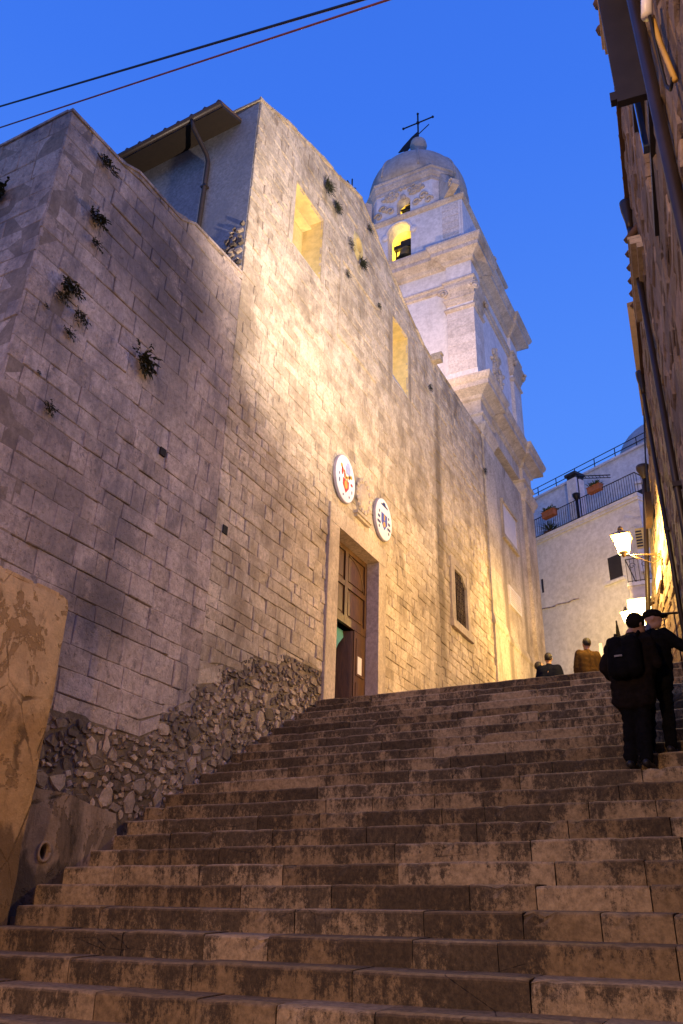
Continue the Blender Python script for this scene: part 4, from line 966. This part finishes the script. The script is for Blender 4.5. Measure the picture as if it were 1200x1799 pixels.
lantern(LAMP_D, 'lit wall lantern on a bracket at the foot of the stairs', (-4.4, -5.0, 4.5))
t = thing('floodlight', 'small floodlight fixed on the right-hand house roof edge, aimed at the church', 'floodlight', FLOOD+V((.12, 0, -.15)))
f = MB(); f.box(FLOOD+V((.05, -.12, -.09)), FLOOD+V((.2, .12, .09))); f.build('housing', M['iron'], t)
f = MB(); f.tube([FLOOD+V((.15, 0, -.05)), FLOOD+V((.3, 0, -.42))], .02, 6); f.build('arm', M['iron'], t)
t = thing('added_roof_floodlight', 'added unseen floodlight on the church roof brightening the bell tower', 'floodlight', ROOF-V((0, .3, .8)))
f = MB(); f.box(ROOF+V((-.15, -.30, -.12)), ROOF+V((.15, -.14, .12))); f.build('housing', M['iron'], t)
f = MB(); f.tube([ROOF+V((0, -.2, -.12)), ROOF+V((0, -.2, -.9))], .03, 6); f.build('post', M['iron'], t)
t = thing('lamp_post', 'dark iron post carrying the lantern at the foot of the stairs', 'lamp post', (-4.4, -5, 0))
f = MB(); f.tube([(-4.4, -5, 0), (-4.4, -5, .6), (-4.4, -5, 4.9)], [.09, .06, .05], 10); f.build('shaft', M['iron'], t)
f = MB(); f.lathe([(.16, 0), (.16, .1), (.1, .2), (.09, .3)], (-4.4, -5, 0), 12); f.build('base', M['iron'], t)
# iron balcony rail below the lamp
t = thing('iron_railing', 'black wrought iron railing with scrolls at the right behind the two people', 'railing', (-.95, 10.6, 4.6))
a, b = V((-1.10, 10.55, 5.36)), V((-.72, 10.62, 5.36))
f = MB(); f.tube([a, b], .016, 6); f.build('top_rail', M['iron'], t)
for k in range(4):
    p = a.lerp(b, k/3.); f = MB(); f.tube([p, p-V((0, 0, .86))], .009, 5); f.build('bar', M['iron'], t)
for k in (0, 1, 2):
    p = a.lerp(b, (k+.5)/3.)-V((0, 0, .42)); f = MB()
    for sg in (1, -1): f.tube([p+V((sg*.05*(1-j/16)*math.cos(j*.6)+sg*.03, 0, .06*(1-j/16)*math.sin(j*.6))) for j in range(12)], .007, 5)
    f.build('scroll', M['iron'], t)
# insulator bracket at the very top right
t = thing('cable_bracket', 'cable bracket with painted lamplight and hanging loop on the upper right wall', 'bracket', PR(2.25, 4.4, .1))
f = MB(); f.tube([PR(2.22, 4.95, .04), PR(2.22, 4.72, .07)], .022, 8); f.build('insulator', M['sign'], t)
f = MB(); f.tube([PR(2.24, 4.74, .05), PR(2.26, 4.6, .04), PR(2.22, 4.42, .035), PR(2.2, 4.3, .03)], .010, 6); f.build('cable', M['lamplit_cable'], t)
f = MB(); f.tube([PR(2.22, 4.72, .06), PR(2.30, 4.56, .05), PR(2.32, 4.44, .045), PR(2.28, 4.36, .04), PR(2.2, 4.32, .035)], .007, 6); f.build('cable', M['cable_black'], t)

# ------------------------------------------------------------------ white house at the end of the alley
WA = math.radians(-62); WU = V((math.sin(WA), math.cos(WA), 0)); WN = V((-.469, -.883, 0))
PWH = frame((-3.0, 30.0, 0), WU, WN)          # s grows to the left and away
wh = thing('white_house', 'white limewashed house with roof terrace closing the end of the alley', 'house', (-5, 31, LAND))
f = MB(); f.fbox(PWH, -.0, 14, 4.5, 17.0, -2.6, 0); f.build('lower_wall', M['white'], wh)
f = MB(); f.fbox(PWH, -.05, 14, 17.0, 17.10, -2.6, .08); f.fbox(PWH, -.08, 14, 17.102, 17.26, -.25, .12); f.build('terrace_edge', M['white'], wh)
f = MB(); f.fbox(PWH, -2.5, 14, 16.0, 20.95, -8, -2.6); f.build('upper_wall', M['white'], wh)
f = MB(); f.fbox(PWH, -2.5, 14, 20.952, 21.05, -3.2, -2.5); f.build('roof_edge', M['white'], wh)
f = MB(); f.fbox(PWH, .02, 14, 17.263, 17.9, -.9, -.86); f.build('terrace_screen', M['shutter'], wh)
r_ = MB(); r_.tube([PWH(0, 18.2, 0), PWH(6, 18.2, 0)], .022, 6); r_.tube([PWH(0, 17.36, 0), PWH(6, 17.36, 0)], .016, 6); rail = r_.build('terrace_railing', M['iron'], wh)
b0 = MB(); b0.tube([PWH(.05, 17.26, 0), PWH(.05, 18.2, 0)], .011, 5); bb = b0.build('baluster', M['iron'], rail)
for k in range(1, 52): copy_at(bb, WU*(k*.115), rail)
r_ = MB(); r_.tube([PWH(0, 18.2, 0), PWH(0, 18.2, -2.5)], .022, 6)
for k in range(8): r_.tube([PWH(0, 17.26, -.3*k-.1), PWH(0, 18.2, -.3*k-.1)], .011, 5)
r_.build('side_railing', M['iron'], wh)
r_ = MB()
for z in (21.35, 21.62): r_.tube([PWH(-2.4, z, -2.7), PWH(9, z, -2.7)], .022, 6)
for k in range(9): r_.tube([PWH(-2.0+k*1.15, 21.05, -2.7), PWH(-2.0+k*1.15, 21.62, -2.7)], .022, 6)
r_.build('roof_railing', M['iron'], wh)
f = MB(); f.fbox(PWH, 3.55, 4.05, 17.26, 19.95, -1.5, -.95); ch = f.build('chimney', M['white'], wh)
f = MB(); f.fbox(PWH, 3.5, 4.1, 20.12, 20.24, -1.55, -.9); 
for a, b in ((3.55, -1.45), (3.97, -1.45), (3.55, -1.03), (3.97, -1.03)): f.fbox(PWH, a, a+.07, 19.95, 20.12, b-.04, b+.04)
f.build('chimney_cap', M['shutter'], ch)
f = MB(); f.tube([PWH(3.25, 17.26, -.5), PWH(3.25, 18.5, -.5)], .06, 8); f.lathe([(.06, 0), (.16, .2), (.17, .3)], PWH(3.25, 18.5, -.5), 12); f.build('flue_pipe', M['iron'], wh)
f = MB(); f.fbox(PWH, 1.13, 1.73, 14.2, 15.12, -.16, .012); f.build('window', M['shutter'], wh)
f = MB(); f.fbox(PWH, 1.02, 2.0, 14.02, 14.12, -.1, .10); f.build('window_sill', M['white'], wh)
f = MB(); f.fbox(PWH, 5.05, 5.15, 14.75, 15.35, -.1, .012); f.build('slit_window', M['shutter'], wh)
f = MB()
for k in range(8): f.tube([PWH(3.3+k*.27, 13.93+.03*math.sin(k*2.1)+.05*k*.3, .02), PWH(3.3+(k+1)*.27, 13.93+.03*math.sin((k+1)*2.1)+.05*(k+1)*.3, .02)], .028, 5)
f.build('wall_cable', M['sign_edge'], wh)
f = MB(); f.tube([PWH(2.85, 17.26, -.2), PWH(2.85, 19.4, -.2)], .025, 6); f.tube([PWH(2.85, 19.4, -.2), PWH(.95, 18.45, .2)], .022, 6); f.tube([PWH(2.85, 19.28, -.2), PWH(.95, 18.33, .2)], .018, 6)
for k in range(9): f.tube([PWH(2.85-k*.21, 19.4-k*.105, -.2+k*.044), PWH(2.85-k*.21-.1, 19.28-k*.105-.05, -.2+k*.044)], .012, 5)
f.build('awning_arm', M['iron'], wh)
for k in range(6):
    f = MB(); f.fbox(PWH, -.012, .55 if k % 2 else .35, 14.9+k*.35, 15.24+k*.35, -.05, .015, RNG.random()); f.build('corner_stone', M['white'], wh)
# annex and balcony at its right
ax = thing('alley_house', 'pale house wall with a small balcony right of the white house, over the second lamp', 'house', (-2, 31, LAND))
PA = frame((-3.6, 31.2, 0), (1, 0, 0), (0, -1, 0))
f = MB(); f.fbox(PA, .45, 5, 4.5, 18.3, -2, 0); f.build('wall', M['white'], ax)
f = MB(); f.fbox(PA, .42, 5, 18.3, 18.42, -2, .08); f.build('cornice', M['white'], ax)
f = MB(); f.tube([PA(.9, 12, .06), PA(.9, 18.2, .06)], .04, 6); f.build('downpipe', M['white2'], ax)
bl = V((-3.35, 28.0, 12.95))
f = MB(); f.box((-3.55, 27.7, 12.62), (-1.6, 31.2, 12.74)); f.build('balcony_slab', M['white'], ax)
f = MB(); f.box((-3.50, 27.75, 11.95), (-1.65, 31.2, 12.618)); f.build('balcony_bracket', M['niche_pale'], ax)
f = MB(); f.tube([(-3.5, 27.75, 13.62), (-1.7, 27.75, 13.62)], .018, 6); f.tube([(-3.5, 27.75, 13.62), (-3.5, 31.2, 13.62)], .018, 6); f.tube([(-3.5, 27.75, 12.8), (-1.7, 27.75, 12.8)], .014, 6); br = f.build('balcony_railing', M['iron'], ax)
for k in range(14):
    f = MB(); f.tube([(-3.5+k*.135, 27.75, 12.74), (-3.5+k*.135, 27.75, 13.62)], .009, 5); f.build('baluster', M['iron'], br)
f = MB()
for cx in (-3.3, -2.9): f.tube([(cx+.12*(1-j/16)*math.cos(j*.6), 27.73, 13.35+.12*(1-j/16)*math.sin(j*.6)) for j in range(13)], .010, 5)
f.build('scroll', M['iron'], br)
f = MB(); f.box((-3.28, 29.9, 14.9), (-2.75, 30.3, 15.75)); ac = f.build('shutter_box', M['niche'], ax)
f = MB()
for k in range(6): f.box((-3.27, 29.88, 14.98+k*.12), (-3.05, 29.9, 15.04+k*.12))
f.build('louvre', M['shutter'], ac)
f = MB(); f.box((-3.28, 29.9, 14.0), (-1.6, 31.2, 14.89)); f.build('bay_wall', M['white'], ax)
f = MB(); f.box((-3.4, 26.0, LAND-.5), (-1.2, 27.6, 11.5)); f.build('lamp_wall', M['white'], ax)
# dome behind the white house
dm = thing('far_dome', 'hazy rounded dome rising behind the white house roof', 'dome', (-1.4, 40, 20))
f = MB(); f.lathe([(2.6, 0), (2.6, 2.6)] + [(2.6*math.cos(k*math.pi/20)+.02, 2.6+2.3*math.sin(k*math.pi/20)) for k in range(11)], (-2.3, 42, 22.5), 32); f.build('dome_shell', M['far_dome'], dm)
f = MB(); f.lathe([(2.7, 0), (2.7, .2)], (-2.3, 42, 25.0), 32); f.build('dome_ring', M['far_dome'], dm)

# ------------------------------------------------------------------ potted plants on the terrace
def leaf_blade(mb, p, d, L, w, droop, r):
    d = V(d).normalized(); side = d.cross(V((0, 0, 1)))
    if side.length < .05: side = V((1, 0, 0))
    side.normalize(); pts = []
    for k, (t, ww) in enumerate(((0, .5), (.4, 1), (.75, .8), (1, .05))):
        q = V(p) + d*L*t + V((0, 0, -droop*t*t*L)); pts += [q-side*w*ww, q+side*w*ww]
    mb.add(pts, [(0, 1, 3, 2), (2, 3, 5, 4), (4, 5, 7, 6)], r.random())
def pot(c, label, w, d_, h, kind, seed):
    r = random.Random(seed); c = V(c); t = thing('potted_plant', label, 'potted plant', c, group='plants on the white terrace')
    f = MB()
    ux = WU
    def PQ(s, z, d=0): return c + ux*s + WN*d + V((0, 0, z))
    f.fbox(PQ, -w/2, w/2, 0, h, -d_/2, d_/2); f.fbox(PQ, -w/2-.02, w/2+.02, h-.04, h, -d_/2-.02, d_/2+.02); f.build('pot', M['terracotta'], t, bevel=.01)
    f = MB()
    for k in range(90 if kind == 'palm' else 130):
        a = r.uniform(0, 6.28); el = r.uniform(.1, 1.35)
        p = PQ(r.uniform(-w/2, w/2)*.8, h, r.uniform(-d_/2, d_/2)*.8) if kind != 'palm' else PQ(0, h+.05, 0)
        d = V((math.cos(a)*math.cos(el), math.sin(a)*math.cos(el), math.sin(el)))
        leaf_blade(f, p, d, r.uniform(.45, .75) if kind == 'palm' else r.uniform(.12, .36), .018 if kind == 'palm' else .022, r.uniform(.1, .5), r)
    f.build('leaves', M['leaf2'], t)
pot(PWH(1.85, 18.12, .06), 'terracotta trough with bushy plant on the terrace railing near the awning arm', .62, .26, .26, 'bush', 1)
pot(PWH(4.3, 17.95, .08), 'terracotta trough on the terrace railing left of the chimney', .66, .26, .28, 'bush', 2)
pot(PWH(4.65, 17.27, -.3), 'spiky fan palm behind the terrace railing at its left end', .4, .4, .2, 'palm', 3)

# ------------------------------------------------------------------ wall plants
def tuft(p, n, size, seed, label, kind='bush'):
    r = random.Random(seed); p = V(p); t = thing('wall_plant', label, 'plant', p, group='wild plants rooted in the wall joints'); nrm = n; f = MB(); tw = MB()
    size *= .72; k_ = 170 if size > .15 else 80
    tang = V((-nrm.y, nrm.x, 0)); lob = [(r.uniform(-.5, .5), r.uniform(-.55, .35), r.uniform(.35, .75)) for _ in range(4)]
    for k in range(k_):
        lx, lz, lr = r.choice(lob); a = r.uniform(0, 6.28); q = math.sqrt(r.random())*lr
        b = p + tang*(lx+q*math.cos(a))*size + V((0, 0, 1))*(lz+q*math.sin(a))*size + nrm*size*(.15+.55*r.random())*(1.05-q)
        d = nrm*r.uniform(.1, .9) + tang*r.uniform(-1, 1) + V((0, 0, 1))*r.uniform(-.9, .8)
        g_ = kind == 'grass'
        leaf_blade(f, b, d, size*(r.uniform(.5, 1.0) if g_ else r.uniform(.2, .5)), size*(.03 if g_ else .075), r.uniform(.2, .9), r)
    if kind == 'bush' and size > .08:
        for k in range(9):
            a = r.uniform(-1, 3.6); d = nrm*r.uniform(.2, .6) + tang*math.cos(a) + V((0, 0, 1))*math.sin(a)*.7; L = size*r.uniform(.9, 1.6)
            e1 = p+d.normalized()*L+V((0, 0, -.25*size)); tw.tube([p, p+d.normalized()*L*.55, e1], [size*.02, size*.014, size*.006], 4)
            for w in range(8): leaf_blade(f, p.lerp(e1, r.uniform(.4, 1)), d+V((r.uniform(-1, 1), r.uniform(-1, 1), r.uniform(-1, 1)))*.8, size*r.uniform(.15, .35), size*.06, .5, r)
    for k in range(5):
        a = r.uniform(0, 6.28); d = nrm*.5 + V((-nrm.y, nrm.x, 0))*math.cos(a)*.6 + V((0, 0, 1))*math.sin(a)*.6
        tw.tube([p-nrm*.02, p+d*size*.5, p+d*size*.95+V((0, 0, -.1*size))], [size*.03, size*.02, size*.008], 5)
    f.build('leaves', M['leaf'], t); tw.build('twigs', M['twig'], t)
NX = V((1, 0, 0))
PL_ = [(5.86, 11.68, .20, 'round dark tuft just below the fortress coping'), (5.9, 10.61, .22, 'dark tuft upper left on the fortress wall, below the coping tuft'), (6.0, 10.21, .13, 'small tuft just under a bigger one high on the fortress wall'),
       (5.72, 9.21, .22, 'large brownish tuft above a cluster on the fortress corner'), (5.65, 8.96, .14, 'small tuft touching the underside of the brownish cluster'), (6.0, 8.9, .16, 'round tuft right of the cluster near the fortress corner'),
       (5.89, 8.55, .12, 'small spiky tuft below the cluster near the fortress corner'), (5.45, 8.66, .07, 'tiny tuft nearest to the fortress corner edge'), (7.26, 9.1, .30, 'biggest bushy tuft in the middle of the fortress wall'),
       (5.87, 7.34, .14, 'lowest dark tuft on the fortress wall'), (5.59, 7.7, .06, 'tiny tuft above the lowest one near the fortress corner'),
       (12.35, 17.88, .30, 'green tuft under the gable slope, right of the big niche'), (12.85, 17.7, .24, 'second green tuft under the gable slope'), (14.68, 18.71, .20, 'brown tuft nearest to the gable peak'),
       (13.63, 17.21, .20, 'tuft left of the small oval opening in the gable'), (14.29, 17.08, .30, 'wide green tuft below the small oval opening'), (13.53, 16.1, .18, 'small tuft above the raised panel border'),
       (15.38, 16.56, .16, 'thin tuft left of the narrow niche on the gable'), (18.96, 16.31, .2, 'tuft beside the dark streak right of the narrow niche'), (24.0, 16.15, .2, 'tuft at the joint between the church and the tower')]
for i, (s, z, sz, lb) in enumerate(PL_): tuft(PF(s, z, .02), NX, sz, i+1, lb, 'bush' if i < 11 else 'grass')
tuft(PS(1.1, 10.85, .02), V((0, -1, 0)), .34, 77, 'broad dark tuft on the side face of the fortress at the left edge')
for s, z, hh in ((7.95, 7.85, .12), (9.65, 7.33, .14), (22.51, 16.34, .12)):     # putlog holes, their darkness painted as black blocks
    f = MB(); f.fbox(PF, s, s+.12, z, z+hh, -.02, .024); f.build('painted_putlog_hole', M['black'], fort if s < 9.4 else church)

# ------------------------------------------------------------------ overhead cables
def cable(a, b, sag, r, mat, label):
    a, b = V(a), V(b); f = MB(); f.tube([a.lerp(b, k/24.) - V((0, 0, sag*4*(k/24.)*(1-k/24.))) for k in range(25)], r, 6)
    return f.build('overhead_cable', mat, None, label, 'cable', 'cables crossing overhead')
cable((-10.2, 5.1, 13.453), (.05, 3.2, 7.10), .0, .012, M['cable_black'], 'thick black cable crossing the sky at the upper left')
cable((-10.2, 5.1, 12.827), (.05, 3.2, 7.10), .0, .009, M['cable_red'], 'thin reddish cable just below the thick black one')

# ------------------------------------------------------------------ people
def capsule(mb, a, ra, b, rb, n=12, fl=1.0):
    a, b = V(a), V(b); ax_ = (b-a); L = ax_.length
    if L < 1e-5: return mb.ball(a, ra, n, 8)
    ax_.normalize(); up = V((0, 1, 0)) if abs(ax_.y) < .9 else V((1, 0, 0)); u = (up-ax_*up.dot(ax_)).normalized(); v = ax_.cross(u); rows = []
    for k in range(5): t = math.pi/2*(1-k/4); rows.append((a-ax_*ra*math.sin(t), max(ra*math.cos(t), .0005)))
    for k in range(5): t = math.pi/2*k/4; rows.append((b+ax_*rb*math.sin(t), max(rb*math.cos(t), .0005)))
    vs = [p+(u*math.cos(2*math.pi*k/n)*fl+v*math.sin(2*math.pi*k/n))*r for p, r in rows for k in range(n)]; m = len(rows)
    fs = [(i*n+k, i*n+(k+1) % n, (i+1)*n+(k+1) % n, (i+1)*n+k) for i in range(m-1) for k in range(n)] + [list(range(n))[::-1], list(range((m-1)*n, m*n))]
    mb.add(vs, fs, .5, True)
def fuse(mb, name, mat, parent, voxel, smooth=4, label=None, fold=0):
    o = mb.build(name, mat, None)
    m = o.modifiers.new('remesh', 'REMESH'); m.mode = 'VOXEL'; m.voxel_size = voxel; m.use_smooth_shade = True
    s = o.modifiers.new('smooth', 'SMOOTH'); s.iterations = smooth; s.factor = .5
    dg = bpy.context.evaluated_depsgraph_get(); dg.update()
    me = bpy.data.meshes.new_from_object(o.evaluated_get(dg)); o.modifiers.clear(); old = o.data; o.data = me; bpy.data.meshes.remove(old)
    if fold:
        co = [v_.co + v_.normal*fold*(MN.noise(V((v_.co.x*7, v_.co.y*7, v_.co.z*16+voxel*900)))+.6*MN.noise(V((v_.co.x*16, v_.co.y*16, v_.co.z*22)))) for v_ in me.vertices]
        for v_, c_ in zip(me.vertices, co): v_.co = c_
    if not me.materials: me.materials.append(mat)
    for p in me.polygons: p.use_smooth = True
    c = WL[o]; o.parent = parent; o.location = c - WL[parent]
    if label: o['label'] = label
    return o
def hand(mb, wrist, d, side):
    wrist, d = V(wrist), V(d).normalized(); up = V((0, 0, 1)) if abs(d.z) < .8 else V((0, 1, 0)); s = d.cross(up).normalized(); t = s.cross(d)
    capsule(mb, wrist, .026, wrist+d*.075, .034, 10)
    for k, (off, L) in enumerate(((-.030, .070), (-.010, .080), (.010, .075), (.028, .058))):
        b = wrist+d*.085+s*off; m1 = b+d*L*.5-t*.008; m2 = m1+d*L*.42-t*.022
        capsule(mb, b, .0105, m1, .0095, 8); capsule(mb, m1, .0095, m2, .008, 8)
    b = wrist+d*.03+s*(-.034*side)
    m1 = b+(d*.6-s*side).normalized()*.035; capsule(mb, b, .013, m1, .011, 8); capsule(mb, m1, .011, m1+(d-s*side*.3).normalized()*.03, .009, 8)
def person(base, face, label, H=1.70, lean=(0, 0), head_off=(0, 0), armL=None, armR=None, jacket='cloth_black', trousers='cloth_black', hairs='short', coat=.0, bulk=1.0, vox=.011, headturn=0., stance=.11, group=None):
    base = V(base); t = thing('person', label, 'person', base, group)
    k = H/1.70; fw = V((math.sin(face), math.cos(face), 0)); rt = V((fw.y, -fw.x, 0)); Z = V((0, 0, 1))
    def Q(r, f, z): return base + rt*r*k + fw*f*k + Z*z*k + (rt*lean[0]+fw*lean[1])*(z/1.4)
    body, jk, tr = MB(), MB(), MB()
    hips, chest, neck = Q(0, 0, .92), Q(0, 0, 1.28), Q(head_off[0]*.3, head_off[1]*.3, 1.44)
    hc = Q(head_off[0], head_off[1], 1.585)
    for sg in (-1, 1):
        hip, kn, an = Q(sg*.09, 0, .88), Q(sg*stance, .025, .49), Q(sg*(stance+.01), -.02, .085)
        capsule(body, hip, .085*k, kn, .055*k); capsule(body, kn, .055*k, an, .038*k); capsule(body, an-Z*.04, .035, an+fw*.14-Z*.045, .032)
        capsule(tr, hip+Z*.02, .105*k, kn, .078*k); capsule(tr, kn, .078*k, an+Z*.01, .07*k)
        sh = MB(); capsule(sh, an-Z*.035-fw*.04, .045, an+fw*.17-Z*.047, .038, 12); fuse(sh, 'shoe', M['shoe'], t, .012, 2)
        shd = Q(sg*.175, 0, 1.38)
        pose = armL if sg < 0 else armR
        if pose is None: pose = [(sg*.25, .0, 1.10), (sg*.23, .08, .86)]
        el, wr = Q(*pose[0]), Q(*pose[1]); hd = (wr-el)
        capsule(body, shd, .050*k, el, .038*k); capsule(body, el, .037*k, wr, .026*k); hand(body, wr, hd, sg)
        capsule(jk, shd, .078*k*bulk, el, .064*k*bulk); capsule(jk, el, .064*k*bulk, wr-hd.normalized()*.03, .05*k*bulk)
    capsule(tr, Q(-.05, 0, .93), .125*k, Q(.05, 0, .93), .125*k)
    capsule(body, hips, .13*k, chest, .14*k); capsule(body, Q(-.11, 0, 1.36), .06*k, Q(.11, 0, 1.36), .06*k); capsule(body, Q(0, 0, 1.36), .06*k, neck+Z*.05, .055*k)
    fh = (fw*math.cos(headturn)+rt*math.sin(headturn)); rh = V((fh.y, -fh.x, 0)); Rm = Matrix((rh, fh, Z)).transposed()
    body.ball(hc+Z*.02*k, (.076*k, .096*k, .108*k), 16, 12, .5, Rm); body.ball(hc+fh*.025*k-Z*.06*k, (.056*k, .070*k, .06*k), 12, 8, .5, Rm)
    body.ball(hc+fh*.098*k-Z*.012*k, (.014*k, .022*k, .026*k), 8, 6, .5, Rm); body.ball(hc+fh*.085*k-Z*.055*k, (.026*k, .014*k, .008*k), 8, 6, .5, Rm)
    for sg in (-1, 1):
        body.ball(hc+rh*sg*.077*k-Z*.005*k, (.011*k, .022*k, .032*k), 8, 6, .5, Rm); body.ball(hc+rh*sg*.032*k+fh*.080*k+Z*.022*k, (.014*k, .012*k, .010*k), 8, 6, .5, Rm)
    fuse(body, 'body', M['skin'], t, vox, 3)
    # jacket: chest, shoulders, hem
    low = .86-coat
    for f_, w_, z_, w2, z2 in ((0, .09, low, .10, 1.05), (0, .10, 1.0, .12, 1.30)):
        for sx_ in (-1, 0, 1): capsule(jk, Q(sx_*w_*1.0*bulk, f_, z_), .125*k*bulk, Q(sx_*w2*.85*bulk, f_, z2), .128*k*bulk, 12)
    capsule(jk, Q(-.15, 0, 1.375), .078*k*bulk, Q(.15, 0, 1.375), .078*k*bulk); capsule(jk, Q(0, -.01, 1.38), .09*k, neck-Z*.005, .075*k)
    fuse(jk, 'jacket', M[jacket], t, max(vox, .014), 5, None, .016 if vox < .015 else .006); fuse(tr, 'trousers', M[trousers], t, max(vox, .014), 4, None, .014 if vox < .015 else .006)
    hb = MB()
    if hairs == 'cap':
        hb.ball(hc+Z*.058*k, (.096*k, .118*k, .072*k), 16, 10, .5, Rm); hb.ball(hc+fh*.115*k+Z*.035*k, (.075*k, .065*k, .014*k), 12, 6, .5, Rm); fuse(hb, 'flat_cap', M['cloth_dark'], t, .010, 2)
    elif hairs == 'hood':
        hb.ball(hc+Z*.035*k-fh*.012*k, (.092*k, .110*k, .108*k), 16, 10, .5, Rm); fuse(hb, 'woollen_hat', M['cloth_dark'], t, .010, 2)
    else:
        hb.ball(hc+Z*.038*k-fh*.022*k, (.085*k, .095*k, .100*k), 16, 10, .5, Rm); fuse(hb, 'hair', M['hair'], t, .010, 2)
    return t, Q
ZS = 16*RI+.02
p1, Q1 = person((-1.30, 9.20, ZS), math.radians(8), 'person in a bulky dark coat and woollen hat wearing a backpack on the steps', 1.66, lean=(.06, .0), head_off=(.09, .04), jacket='cloth_dark', hairs='hood', coat=.12, bulk=1.12,
               armL=[(-.29, .0, 1.12), (-.20, .16, .98)], armR=[(.26, .03, 1.12), (.16, .22, 1.08)], headturn=.7, stance=.075)
f = MB()
capsule(f, Q1(-.09, -.22, 1.02), .10, Q1(-.08, -.21, 1.30), .10, 12); capsule(f, Q1(.09, -.22, 1.02), .10, Q1(.08, -.21, 1.30), .10, 12); capsule(f, Q1(0, -.27, 1.0), .09, Q1(0, -.26, 1.16), .08, 12)
bp = thing('backpack', 'dark backpack on the back of the person in the bulky coat', 'backpack', Q1(0, -.2, 1.0)); fuse(f, 'bag', M['cloth_black'], bp, .014, 4)
for sg in (-1, 1):
    f = MB(); f.tube([Q1(sg*.10, -.16, 1.36), Q1(sg*.13, -.06, 1.47), Q1(sg*.13, .08, 1.44), Q1(sg*.14, .15, 1.30), Q1(sg*.16, .10, 1.12), Q1(sg*.15, -.12, 1.04)], .018, 6); f.build('strap', M['cloth_black'], bp)
f = MB(); c_ = Q1(-.02, -.365, 1.13); f.box(c_-V((.04, .006, .010)), c_+V((.04, .004, .010))); f.build('buckle', M['bag_trim'], bp)
person((-1.12, 9.62, ZS+RI), math.radians(12), 'person in a flat cap reaching one arm towards the right wall', 1.63, lean=(.05, 0), head_off=(.06, .02), jacket='cloth_black', hairs='cap', coat=.06, bulk=1.05,
       armR=[(.36, .04, 1.20), (.56, .06, 1.16)], headturn=1.25)
person((-3.98, 17.1, LAND), math.radians(-10), 'person in a navy jacket with short dark hair on the landing, seen from behind', 1.70, jacket='cloth_navy', trousers='cloth_navy', vox=.016, bulk=1.1)
person((-4.28, 17.5, LAND), math.radians(70), 'person half hidden behind the one in navy, facing the tower side', 1.66, jacket='cloth_black', vox=.016)
person((-3.05, 16.5, LAND), math.radians(-35), 'person in a brown jacket walking alone across the landing', 1.72, jacket='cloth_tan', trousers='cloth_dark', vox=.016, bulk=1.15)
# slim post and closed parasol behind the people
pp = MB(); pp.tube([(-3.22, 19, LAND), (-3.22, 19, LAND+.9), (-3.20, 19, 7.85)], [.05, .045, .045], 8); pp.build('white_post', M['white2'], None, 'slender pale post on the landing right of the lone walker', 'post')
t = thing('closed_parasol', 'dark closed parasol standing beside the second lamp', 'parasol', (-2.78, 19, LAND))
f = MB(); f.tube([(-2.78, 19, LAND), (-2.78, 19, 8.35)], .02, 6); f.build('pole', M['iron'], t)
f = MB(); f.lathe([(.10, 6.6), (.12, 7.0), (.08, 7.7), (.03, 8.2), (.01, 8.3)], (-2.78, 19, 0), 10); f.build('canopy', M['cloth_black'], t)
f = MB(); f.lathe([(.25, 0), (.25, .08), (.05, .1)], (-2.78, 19, LAND), 14); f.build('base', M['iron'], t)
